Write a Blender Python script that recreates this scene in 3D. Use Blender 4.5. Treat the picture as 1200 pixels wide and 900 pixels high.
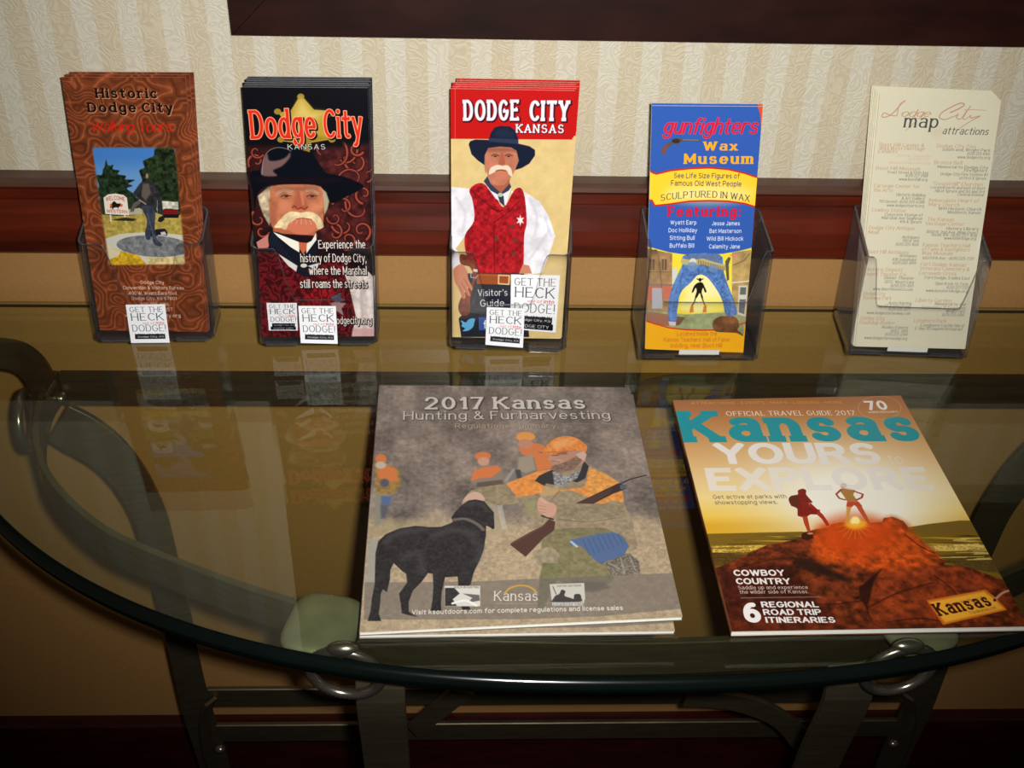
import bpy, bmesh, math
import numpy as np
from mathutils import Vector, Matrix
S=bpy.context.scene
for o in list(bpy.data.objects): bpy.data.objects.remove(o)
COL=S.collection
TZ=0.78                                   # height of the glass table top above the floor
R_=math.radians
# ---------------------------------------------------------------- camera
F_PX=1379.926; PITCH=R_(35.9952); ROLL=R_(1.8351); YAW=R_(2.7676); CAMH=.629
def _cam():
    cp,sp=math.cos(PITCH),math.sin(PITCH); cy,sy=math.cos(YAW),math.sin(YAW)
    fw=np.array([sy*cp,cy*cp,-sp]); rt=np.array([cy,-sy,0]); up=np.cross(rt,fw); cr,sr=math.cos(ROLL),math.sin(ROLL)
    return cr*rt+sr*up,-sr*rt+cr*up,fw
CR,CU,CF=_cam(); CO=np.array([0,0,CAMH])
def at(x,y,z=None,Y=None,plane=None):
    """world point (z measured from the glass) seen at photo pixel x,y and lying at height z / depth Y / on a plane"""
    d=CF+CR*(x-600)/F_PX-CU*(y-450)/F_PX
    if plane is not None: p0,n=plane; t=np.dot(np.asarray(p0)-CO,n)/np.dot(d,n)
    elif z is not None: t=(z-CO[2])/d[2]
    else: t=(Y-CO[1])/d[1]
    return CO+d*t
cam_d=bpy.data.cameras.new('camera'); cam=bpy.data.objects.new('camera',cam_d); COL.objects.link(cam)
cam_d.sensor_width=36; cam_d.lens=36*F_PX/1200; cam_d.clip_start=.02
cam.matrix_world=Matrix(((CR[0],CU[0],-CF[0],0),(CR[1],CU[1],-CF[1],0),(CR[2],CU[2],-CF[2],CAMH+TZ),(0,0,0,1)))
S.camera=cam
# ---------------------------------------------------------------- light: the compact camera's own flash + a faint dim room
w=bpy.data.worlds.new('world'); S.world=w; w.use_nodes=True
w.node_tree.nodes['Background'].inputs[0].default_value=(1,.78,.52,1); w.node_tree.nodes['Background'].inputs[1].default_value=.035
fl=bpy.data.lights.new('camera_flash','SPOT'); fo=bpy.data.objects.new('camera_flash',fl); COL.objects.link(fo)
fl.energy=59; fl.color=(1,.98,.945); fl.spot_size=R_(76); fl.spot_blend=1.; fl.shadow_soft_size=.011
fo.location=Vector(CO+CR*.03+CU*.012)+Vector((0,0,TZ))
aim=Vector(at(625,225,Y=.97))+Vector((0,0,TZ)); fo.rotation_euler=(aim-fo.location).to_track_quat('-Z','Y').to_euler()
S.view_settings.view_transform='Standard'; S.view_settings.look='None'; S.view_settings.gamma=1; S.view_settings.use_curve_mapping=False
S.view_settings.exposure=0.0
# ---------------------------------------------------------------- helpers
def tag(o,label=None,cat=None,group=None,kind=None):
    if label: o['label']=label
    if cat: o['category']=cat
    if group: o['group']=group
    if kind: o['kind']=kind
    return o
def mesh(name,V,F,mats,parent=None,idx=None,smooth=False,uv=None):
    me=bpy.data.meshes.new(name); me.from_pydata([tuple(map(float,v)) for v in V],[],F)
    for m in (mats if isinstance(mats,(list,tuple)) else [mats]): me.materials.append(m)
    if idx is not None: me.polygons.foreach_set('material_index',idx)
    if smooth: me.polygons.foreach_set('use_smooth',[True]*len(me.polygons))
    if uv is not None:
        l=me.uv_layers.new(name='UVMap')
        l.data.foreach_set('uv',np.array([uv[v] for p in me.polygons for v in p.vertices],np.float32).ravel())
    me.update(); o=bpy.data.objects.new(name,me); COL.objects.link(o)
    if parent: o.parent=parent
    else: o.location.z=TZ
    return o
def thing(name,label,cat,loc=(0,0,0),group=None):
    o=bpy.data.objects.new(name,None); COL.objects.link(o); o.location=(loc[0],loc[1],loc[2]+TZ); o.empty_display_size=.02
    return tag(o,label,cat,group)
def child(name,V,F,mats,par,**k):
    """V in table space (z from the glass); stored relative to the parent's base"""
    q=par; off=Vector((0,0,TZ))
    L=Vector((0,0,0))
    while q is not None: L+=Vector(q.location); q=q.parent
    return mesh(name,[(v[0]-L[0],v[1]-L[1],v[2]+TZ-L[2]) for v in V],F,mats,par,**k)
def boxVF(x0,x1,y0,y1,z0,z1,b=0):
    V=[(x,y,z) for z in (z0,z1) for y in (y0,y1) for x in (x0,x1)]
    return V,[(0,2,3,1),(4,5,7,6),(0,1,5,4),(2,6,7,3),(0,4,6,2),(1,3,7,5)]
def bevel(o,w,s=2,ang=30):
    m=o.modifiers.new('bevel','BEVEL'); m.width=w; m.segments=s; m.limit_method='ANGLE'; m.angle_limit=R_(ang); return o
def prism(P,vec):
    """closed polygon P extruded along vec"""
    n=len(P); V=[tuple(p) for p in P]+[tuple(np.array(p)+vec) for p in P]
    return V,[tuple(range(n))[::-1],tuple(range(n,2*n))]+[(i,(i+1)%n,n+(i+1)%n,n+i) for i in range(n)]
def ribbon(A,B,th):
    """solid flat bar between two edge curves"""
    A=np.array(A,float);B=np.array(B,float); n=len(A); V=[];F=[]
    for i in range(n):
        t=(A[min(i+1,n-1)]-A[max(i-1,0)]); w_=B[i]-A[i]; nn=np.cross(t,w_); nn/=np.linalg.norm(nn)+1e-12
        V+=[A[i]+nn*th/2,B[i]+nn*th/2,B[i]-nn*th/2,A[i]-nn*th/2]
    for i in range(n-1):
        a=4*i;b=a+4
        for k in range(4): F.append((a+k,a+(k+1)%4,b+(k+1)%4,b+k))
    F.append((3,2,1,0)); F.append((4*n-4,4*n-3,4*n-2,4*n-1)); return V,F
def cr(P,k=6):
    P=np.asarray(P,float); n=len(P); out=[]
    for i in range(n-1):
        a,b,c,d=P[max(i-1,0)],P[i],P[i+1],P[min(i+2,n-1)]
        for j in range(k):
            t=j/k; out.append(.5*((2*b)+(c-a)*t+(2*a-5*b+4*c-d)*t*t+(3*b-a-3*c+d)*t**3))
    return np.array(out+[P[-1]])
def torus(c,ax,R,r,n=40,m=12,twist=0,a0=0,a1=2*math.pi):
    ax=np.array(ax,float);ax/=np.linalg.norm(ax); u=np.cross(ax,[0,0,1.]) if abs(ax[2])<.9 else np.array([1.,0,0]); u/=np.linalg.norm(u); v=np.cross(ax,u); V=[];F=[]
    for i in range(n):
        a=a0+(a1-a0)*i/n; e=math.cos(a)*u+math.sin(a)*v
        rr=r*(1+twist*(1 if i%2 else -1))
        for j in range(m):
            b=2*math.pi*j/m; V.append(np.array(c)+e*(R+rr*math.cos(b))+ax*rr*math.sin(b))
    for i in range(n):
        for j in range(m): F.append((i*m+j,((i+1)%n)*m+j,((i+1)%n)*m+(j+1)%m,i*m+(j+1)%m))
    return V,F
def ballVF(c,rx,ry,rz,n=16,m=10):
    V=[];F=[]
    for i in range(m+1):
        a=math.pi*i/m
        for j in range(n):
            b=2*math.pi*j/n; V.append((c[0]+rx*math.sin(a)*math.cos(b),c[1]+ry*math.sin(a)*math.sin(b),c[2]+rz*math.cos(a)))
    for i in range(m):
        for j in range(n): F.append((i*n+j,(i+1)*n+j,(i+1)*n+(j+1)%n,i*n+(j+1)%n))
    return V,F
# ---------------------------------------------------------------- materials
def newmat(n):
    m=bpy.data.materials.new(n); m.use_nodes=True; return m,m.node_tree.nodes,m.node_tree.links,m.node_tree.nodes['Principled BSDF']
def srgb(c): return tuple(((v/255)/12.92 if v<=10 else (((v/255)+.055)/1.055)**2.4) for v in c)+(1,)
def mat(n,c,rough=.5,metal=0,var=.15,scale=40,bump=.0,stretch=None,c2=None,spec=.5,coat=0):
    m,N,L,b=newmat(n); b.inputs['Roughness'].default_value=rough; b.inputs['Metallic'].default_value=metal; b.inputs['Specular IOR Level'].default_value=spec
    if coat: b.inputs['Coat Weight'].default_value=coat; b.inputs['Coat Roughness'].default_value=.12
    tc=N.new('ShaderNodeTexCoord'); mp=N.new('ShaderNodeMapping'); L.new(tc.outputs['Object'],mp.inputs[0])
    if stretch: mp.inputs['Scale'].default_value=stretch
    nz=N.new('ShaderNodeTexNoise'); nz.inputs['Scale'].default_value=scale; nz.inputs['Detail'].default_value=5; L.new(mp.outputs[0],nz.inputs['Vector'])
    rp=N.new('ShaderNodeValToRGB'); a=srgb(c); d=srgb(c2) if c2 else tuple(v*(1-var*2) for v in a[:3])+(1,)
    rp.color_ramp.elements[0].color=d; rp.color_ramp.elements[0].position=.3; rp.color_ramp.elements[1].color=a; rp.color_ramp.elements[1].position=.7
    L.new(nz.outputs[0],rp.inputs[0]); L.new(rp.outputs[0],b.inputs['Base Color'])
    if bump:
        bp=N.new('ShaderNodeBump'); bp.inputs['Strength'].default_value=bump; bp.inputs['Distance'].default_value=.001; L.new(nz.outputs[0],bp.inputs['Height']); L.new(bp.outputs[0],b.inputs['Normal'])
    return m
def clear(n,tint,edge=None,epow=3,rough=.0,diff=0,rim=0):
    """thin clear pane: transparent light path + Fresnel mirror on each face"""
    m,N,L,b=newmat(n); out=N['Material Output']; N.remove(b)
    tr=N.new('ShaderNodeBsdfTransparent'); gl=N.new('ShaderNodeBsdfGlossy'); gl.inputs['Roughness'].default_value=rough
    fr=N.new('ShaderNodeFresnel'); ge=N.new('ShaderNodeNewGeometry'); mx=N.new('ShaderNodeMix'); mx.inputs['A'].default_value=1.5; mx.inputs['B'].default_value=1/1.5
    L.new(ge.outputs['Backfacing'],mx.inputs['Factor']); L.new(mx.outputs['Result'],fr.inputs['IOR'])
    if edge:
        lw=N.new('ShaderNodeLayerWeight'); lw.inputs['Blend'].default_value=.5; pw=N.new('ShaderNodeMath'); pw.operation='POWER'; pw.inputs[1].default_value=epow; L.new(lw.outputs['Facing'],pw.inputs[0])
        mc=N.new('ShaderNodeMix'); mc.data_type='RGBA'; mc.inputs[6].default_value=tint+(1,); mc.inputs[7].default_value=edge+(1,); L.new(pw.outputs[0],mc.inputs['Factor']); L.new(mc.outputs[2],tr.inputs[0])
    else: tr.inputs[0].default_value=tint+(1,)
    ms=N.new('ShaderNodeMixShader'); L.new(fr.outputs[0],ms.inputs[0]); L.new(tr.outputs[0],ms.inputs[1]); L.new(gl.outputs[0],ms.inputs[2])
    if rim:
        df=N.new('ShaderNodeBsdfDiffuse'); df.inputs[0].default_value=(.5,.5,.52,1); mr=N.new('ShaderNodeMath'); mr.operation='MULTIPLY'; mr.inputs[1].default_value=rim; p2=N.new('ShaderNodeMath'); p2.operation='POWER'; p2.inputs[1].default_value=2.5; L.new(lw.outputs['Facing'],p2.inputs[0]); L.new(p2.outputs[0],mr.inputs[0])
        m2=N.new('ShaderNodeMixShader'); L.new(mr.outputs[0],m2.inputs[0]); L.new(ms.outputs[0],m2.inputs[1]); L.new(df.outputs[0],m2.inputs[2]); ms=m2
    if diff:
        df=N.new('ShaderNodeBsdfDiffuse'); df.inputs[0].default_value=(.6,.6,.62,1); m2=N.new('ShaderNodeMixShader'); m2.inputs[0].default_value=diff; L.new(ms.outputs[0],m2.inputs[1]); L.new(df.outputs[0],m2.inputs[2]); L.new(m2.outputs[0],out.inputs[0])
    else: L.new(ms.outputs[0],out.inputs[0])
    return m
def wallpaper():
    m,N,L,b=newmat('striped_wallpaper'); b.inputs['Roughness'].default_value=.55
    tc=N.new('ShaderNodeTexCoord'); sx=N.new('ShaderNodeSeparateXYZ'); L.new(tc.outputs['Object'],sx.inputs[0])
    def M(op,a,b_=None,c=None):
        n=N.new('ShaderNodeMath'); n.operation=op
        for i,v in enumerate((a,b_,c)):
            if v is None: continue
            if isinstance(v,(int,float)): n.inputs[i].default_value=v
            else: L.new(v,n.inputs[i])
        return n.outputs[0]
    ph=M('FRACT',M('DIVIDE',M('ADD',sx.outputs[0],10-.0118),.0385)); stripe=M('LESS_THAN',ph,.52)
    # paisley-like scrolls: bent contour lines of a warped noise field
    n1=N.new('ShaderNodeTexNoise'); n1.inputs['Scale'].default_value=56; n1.inputs['Detail'].default_value=.6; n1.inputs['Distortion'].default_value=1.2; L.new(tc.outputs['Object'],n1.inputs['Vector'])
    s=M('SINE',M('MULTIPLY',n1.outputs[0],52)); ln=M('SMOOTH_MAX',M('MULTIPLY',s,.5),0,.2)
    mx=N.new('ShaderNodeMix'); mx.data_type='RGBA'; mx.inputs[6].default_value=srgb((204,198,180)); mx.inputs[7].default_value=srgb((198,187,161)); L.new(stripe,mx.inputs['Factor'])
    m2=N.new('ShaderNodeMix'); m2.data_type='RGBA'; m2.blend_type='MULTIPLY'; L.new(M('MULTIPLY',ln,.42),m2.inputs['Factor']); L.new(mx.outputs[2],m2.inputs[6]); m2.inputs[7].default_value=srgb((196,184,156))
    L.new(m2.outputs[2],b.inputs['Base Color'])
    bp=N.new('ShaderNodeBump'); bp.inputs['Strength'].default_value=.25; bp.inputs['Distance'].default_value=.0006; L.new(s,bp.inputs['Height']); L.new(bp.outputs[0],b.inputs['Normal'])
    return m
M_paper=wallpaper()
M_tan=mat('tan_wall_paint',(168,124,70),.7,var=.05,scale=220,bump=.25)
M_wood=mat('mahogany',(98,32,13),.3,c2=(60,18,8),scale=6,stretch=(.9,9,12),spec=.5,coat=.2)
M_woodcap=mat('mahogany_cap',(88,56,44),.35,var=.2,scale=9,stretch=(1.2,9,14))
M_frame=mat('dark_frame_wood',(42,15,11),.35,var=.3,scale=8,stretch=(2,6,6),spec=.4)
M_base=mat('dark_red_baseboard',(60,16,14),.3,var=.25,scale=10,stretch=(1.5,8,8))
M_floor=mat('dark_red_carpet',(38,10,10),.95,var=.4,scale=300,bump=.8)
M_steel=mat('brushed_pewter_steel',(106,97,78),.38,metal=.78,var=.14,scale=30,bump=.2,stretch=(1,1,7))
M_pad=mat('satin_pewter_pad',(158,156,132),.38,metal=.6,var=.1,scale=60,bump=.1)
M_ring=mat('polished_pewter_ring',(150,144,132),.25,metal=.9,var=.12,scale=90,bump=.2)
M_glass=clear('table_glass',(.925,.955,.875))
M_glassedge=mat('green_glass_edge',(5,15,14),.14,var=.2,scale=12,spec=.8)
M_acr=clear('clear_acrylic',(.99,.99,.99),(.5,.48,.52),2.4,rim=.16)
M_acre=clear('acrylic_cut_edge',(.60,.58,.62),(.3,.3,.33),1.5,rough=.12,diff=.1)
M_white=mat('white_paper_edge',(226,224,214),.7,var=.06,scale=400,stretch=(1,1,30))
M_mirror=mat('picture_backing',(70,60,50),.3)
# ---------------------------------------------------------------- room shell
WALL=1.027; RAIL=1.011
def struct(name,V,F,m,**k): return tag(mesh(name,V,F,m,**k),kind='structure')
struct('wall_back',*boxVF(-1.6,2.0,WALL,WALL+.1,.09,1.7),M_paper)
struct('trim_1',*boxVF(-1.6,2.0,WALL,WALL+.1,-TZ,.09),M_tan)['label']='tan painted lower wall panel under the chair rail'
prof=[(WALL,.0470),(RAIL+.001,.0470),(RAIL,.0485),(RAIL,.0705),(RAIL+.0012,.0715),(RAIL+.0012,.073),(RAIL,.0745),(RAIL,.1085),(RAIL+.003,.1105),(RAIL+.003,.1125),(RAIL-.001,.115),(RAIL-.003,.119),(RAIL-.003,.122),(RAIL,.124),(WALL,.1245)]
prof=[(WALL,.047),(RAIL+.003,.047),(RAIL+.0005,.0500),(RAIL-.001,.062),(RAIL-.001,.078),(RAIL+.0005,.092),(RAIL+.003,.1045),(RAIL+.0045,.1055),(RAIL+.0045,.1068),(RAIL+.001,.108),(RAIL+.0005,.117),(RAIL-.002,.1205),(WALL,.1205)]
V,F=prism([(-1.6,y,z) for y,z in prof],np.array([3.6,0,0])); rail=struct('trim_2',V,F,M_wood); rail['label']='mahogany chair rail along the wall'
V,F=prism([(-1.6,y,z) for y,z in [(WALL,.1205),(RAIL-.004,.1205),(RAIL-.006,.1225),(RAIL-.005,.1265),(RAIL+.001,.1285),(WALL,.1290)]],np.array([3.6,0,0])); tag(mesh('rail_cap',[(a,b,c) for a,b,c in V],F,M_woodcap,parent=rail))
V,F=prism([(-1.6,y,z) for y,z in [(WALL,-TZ),(WALL-.018,-TZ),(WALL-.018,-.684),(WALL-.0165,-.6725),(WALL-.0135,-.6690),(WALL,-.6675)]],np.array([3.6,0,0])); struct('baseboard_back',V,F,M_base)
struct('floor',*boxVF(-1.6,2.0,-.9,WALL,-TZ-.05,-TZ),M_floor)
# big framed piece hung above the table: only its bottom left corner shows
FY=1.0; fr=thing('picture_frame','wide dark mahogany picture frame hung high on the striped wallpaper above the brochures','picture frame',(.30,FY,.267))
c0=at(272,44.5,Y=FY); c1=at(1195,52.5,Y=FY); fx0,fz0=c0[0],.5*(c0[2]+c1[2]); fx1=fx0+.98; fz1=fz0+.72; fwid=.085; ft=WALL-FY-.001
def rail_piece(P): 
    V,F=prism([(x,FY,z) for x,z in P],np.array([0,ft,0])); return V,F
for nm,P in (('bottom_rail',[(fx0,fz0),(fx1,fz0),(fx1-fwid,fz0+fwid),(fx0+fwid,fz0+fwid)]),('side_rail',[(fx0,fz1),(fx0,fz0),(fx0+fwid,fz0+fwid),(fx0+fwid,fz1-fwid)]),('side_rail',[(fx1,fz0),(fx1,fz1),(fx1-fwid,fz1-fwid),(fx1-fwid,fz0+fwid)]),('top_rail',[(fx1,fz1),(fx0,fz1),(fx0+fwid,fz1-fwid),(fx1-fwid,fz1-fwid)])):
    bevel(child(nm,*rail_piece(P),M_frame,fr),.0004,1)
child('canvas',*boxVF(fx0+fwid-.004,fx1-fwid+.004,FY+.010,FY+.018,fz0+fwid-.004,fz1-fwid+.004),M_mirror,fr)
# ---------------------------------------------------------------- console table
XC=.115; YB=1.006
tb=thing('console_table','glass topped half-round console table with curved pewter steel bands against the wall','table',(XC,.8,-TZ))
def outline(inset=0,n=120):
    a,b,e,yc=.62-inset,.59-inset,2.4,1.1109; P=[]
    t0=math.asin((abs((yc-YB+inset)/b))**(e/2)); 
    for i in range(n+1):
        t=t0+(math.pi-2*t0)*i/n
        c,s=math.cos(t),math.sin(t); P.append((XC-a*math.copysign(abs(c)**(2/e),c),yc-b*abs(s)**(2/e)))
    return P
pr=[(.0070,0),(.0048,-.0004),(.0026,-.0016),(.0009,-.0038),(0,-.007),(.0003,-.0100),(.0014,-.0126),(.0032,-.0138),(.0060,-.014)]
rings=[[(x,y,z) for x,y in outline(i)] for i,z in pr]; n=len(rings[0]); V=[p for r in rings for p in r]; F=[];idx=[]
for k in range(len(rings)-1):
    for i in range(n): F.append((k*n+i,k*n+(i+1)%n,(k+1)*n+(i+1)%n,(k+1)*n+i)); idx.append(2 if i==n-1 and k!=4 else 1)
F.append(tuple(range(n))[::-1]); idx.append(0); F.append(tuple(range(len(V)-n,len(V)))); idx.append(0)
F=[f[::-1] for f in F]
gt=child('glass_top',V,F,[M_glass,M_glassedge,M_glass],tb,idx=idx)
gt['label']='clear glass top with dark green polished edge'
for p in gt.data.polygons:
    if p.material_index==1: p.use_smooth=True
# front band: vertical flat bar that follows the glass, both halves
ZB=-.0195; BH=.034
LB=[at(x,y,z=ZB)[:2] for x,y in [(66,434),(53,452),(45,475),(41.5,500),(45,528),(57,557),(87,591),(128,622),(181,646),(234,667),(287,686),(342,703)]]
def wall_ribbon(P,z0,z1,th): P=cr(P,5); return ribbon([(x,y,z0) for x,y in P],[(x,y,z1) for x,y in P],th)
mir=lambda P:[(2*XC-x,y) for x,y in P]
bevel(child('side_band',*wall_ribbon(LB,ZB,ZB-BH,.006),M_steel,tb),.0009,2,50); bevel(child('side_band',*wall_ribbon(mir(LB),ZB,ZB-BH,.006),M_steel,tb),.0009,2,50)
FB=[LB[-1],at(420,735,z=ZB)[:2],at(560,747,z=ZB)[:2],at(740,751,z=ZB)[:2]]; FB=[np.array(p) for p in FB]; FB[-1][0]=XC
FB=FB+[np.array((2*XC-p[0],p[1])) for p in FB[-2::-1]]
bevel(child('front_band',*wall_ribbon(FB,ZB,ZB-BH,.006),M_steel,tb),.0009,2,50)
# back crossbar
ca=at(72,431,z=ZB); child('crossbar',*boxVF(ca[0],2*XC-ca[0],.905,.911,ZB-.036,ZB),M_steel,tb)
for sgn in (1,-1):
    mx_=(lambda x:x) if sgn==1 else (lambda x:2*XC-x)
    # rear leg, flat bar bent in its own plane
    Le=[(59,512),(80,525),(110,542),(135,567),(155,600),(167,635),(177,670),(186,705),(194,740),(205,790),(217,840),(236,900)]
    Re=[(80,477),(110,492),(140,515),(165,545),(182,575),(195,605),(204,640),(213,680),(226,735),(236,788),(250,840),(269,900)]
    A=[at(x,y,Y=.90) for x,y in Le]; B=[at(x,y,Y=.90) for x,y in Re]
    A+=[A[-1]+np.array((-.004,0,-.09)),A[-1]+np.array((-.03,0,-.185))]; B+=[B[-1]+np.array((-.004,0,-.09)),B[-1]+np.array((-.03,0,-.185))]
    A[-1][2]=B[-1][2]=-TZ
    A=cr([(mx_(p[0]),p[1]-.004,p[2]) for p in A],4); B=cr([(mx_(p[0]),p[1]+.004,p[2]) for p in B],4)
    bevel(child('rear_leg',*ribbon(A,B,.007),M_steel,tb),.0009,2,50)
    # scroll that runs out of the joint to the back corner
    A=cr([at(x,y,z=-.030) for x,y in [(-60,440),(-25,434),(0,433),(18,437),(31,449),(39,466),(43,484)]],4)
    B=cr([at(x,y,z=-.016) for x,y in [(-60,402),(-25,397),(5,397),(30,402),(48,414),(59,430),(66,447)]],4)
    A=[(mx_(p[0]),p[1],p[2]) for p in A]; B=[(mx_(p[0]),p[1],p[2]) for p in B]
    bevel(child('corner_scroll',*ribbon(A,B,.005),M_steel,tb),.0009,2,50)
    # front leg behind the band
    fx=at(449,800,Y=.605)[0]; fx=mx_(fx); P=cr([(FB[1][1]+.010,-.050),(.582,-.09),(.600,-.2),(.615,-.4),(.605,-.62),(.585,-TZ)],5); hw=.0185
    bevel(child('front_leg',*ribbon([(fx-hw,y,z) for y,z in P],[(fx+hw,y,z) for y,z in P],.007),M_steel,tb),.0009,2,50)
    # pillow-shaped pad carrying the glass
    pc=at(378,724,z=-.0145); px,py=mx_(pc[0]),pc[1]; V=[];F=[];ang=math.radians(-14*sgn)
    nr=10; na=40
    for i in range(nr+1):
        r=math.sin(i/nr*math.pi/2); z=-.0145-.010*(1-math.cos(i/nr*math.pi/2)**.6 if i<nr else 1)
        for j in range(na):
            t=2*math.pi*j/na; c,s_=math.cos(t),math.sin(t); x=.0275*r*math.copysign(abs(c)**.55,c); y=.030*r*math.copysign(abs(s_)**.55,s_)
            V.append((px+x*math.cos(ang)-y*math.sin(ang),py+x*math.sin(ang)+y*math.cos(ang),z))
    for i in range(nr):
        for j in range(na): F.append((i*na+j,(i+1)*na+j,(i+1)*na+(j+1)%na,i*na+(j+1)%na))
    F.append(tuple(range(nr*na,nr*na+na))[::-1])
    child('glass_pad',V,F,M_pad,tb,smooth=True)
    rc=at(405,789,Y=.560); rg=child('ring',*torus((mx_(rc[0]),rc[1],rc[2]),(0.12*sgn,1,.1),.0255,.0040,96,10,twist=.07),M_ring,tb,smooth=True)
    bc=(mx_(rc[0]),rc[1]-.001,rc[2]+.027); child('ring_collar',*ballVF(bc,.012,.006,.006),M_ring,tb,smooth=True)
    rc=at(31,493,Y=.868); child('ring',*torus((mx_(rc[0]),rc[1],rc[2]),(1,.12,0),.0262,.0042,96,10,twist=.07),M_ring,tb,smooth=True)
    nb=at(72,466,Y=.900); child('acorn_nut',*ballVF((mx_(nb[0]),nb[1],nb[2]),.006,.007,.006),M_ring,tb,smooth=True)
    # lower curved brace and its nut
    Pb=[at(x,y,Y=.893) for x,y in [(242,822),(237,834),(235,852),(238,876),(247,905),(258,930)]]
    Pb=cr([(mx_(p[0]),p[1],p[2]) for p in Pb],4)
    child('lower_brace',*ribbon([(p[0],p[1]-.006,p[2]) for p in Pb],[(p[0]+.010*sgn,p[1]+.006,p[2]) for p in Pb],.004),M_steel,tb)
    nb=at(258,878,Y=.885); child('acorn_nut',*ballVF((mx_(nb[0]),nb[1],nb[2]),.007,.006,.006),M_ring,tb,smooth=True)
lx=at(245,820,Y=.902)[0]
for y0,y1 in ((808,828),(850,869)):
    za,zb=at(330,y0,Y=.90)[2],at(330,y1,Y=.90)[2]; bevel(child('stretcher',*boxVF(lx,2*XC-lx,.900,.906,zb,za),M_steel,tb),.001,1)
A=cr([at(x,y,Y=.80) for x,y in [(812,806),(887,818),(933,843),(957,870),(976,905),(990,950)]],5); B=cr([at(x,y,Y=.80) for x,y in [(800,826),(850,829),(900,846),(926,872),(947,905),(960,950)]],5)
bevel(child('arched_brace',*ribbon(A,B,.006),M_steel,tb),.0009,2,50)
A=[at(x,y,Y=.86) for x,y in [(478,850),(528,806)]]; B=[at(x,y,Y=.86) for x,y in [(490,862),(556,812)]]
child('short_brace',*ribbon(A,B,.006),M_steel,tb)
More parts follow.
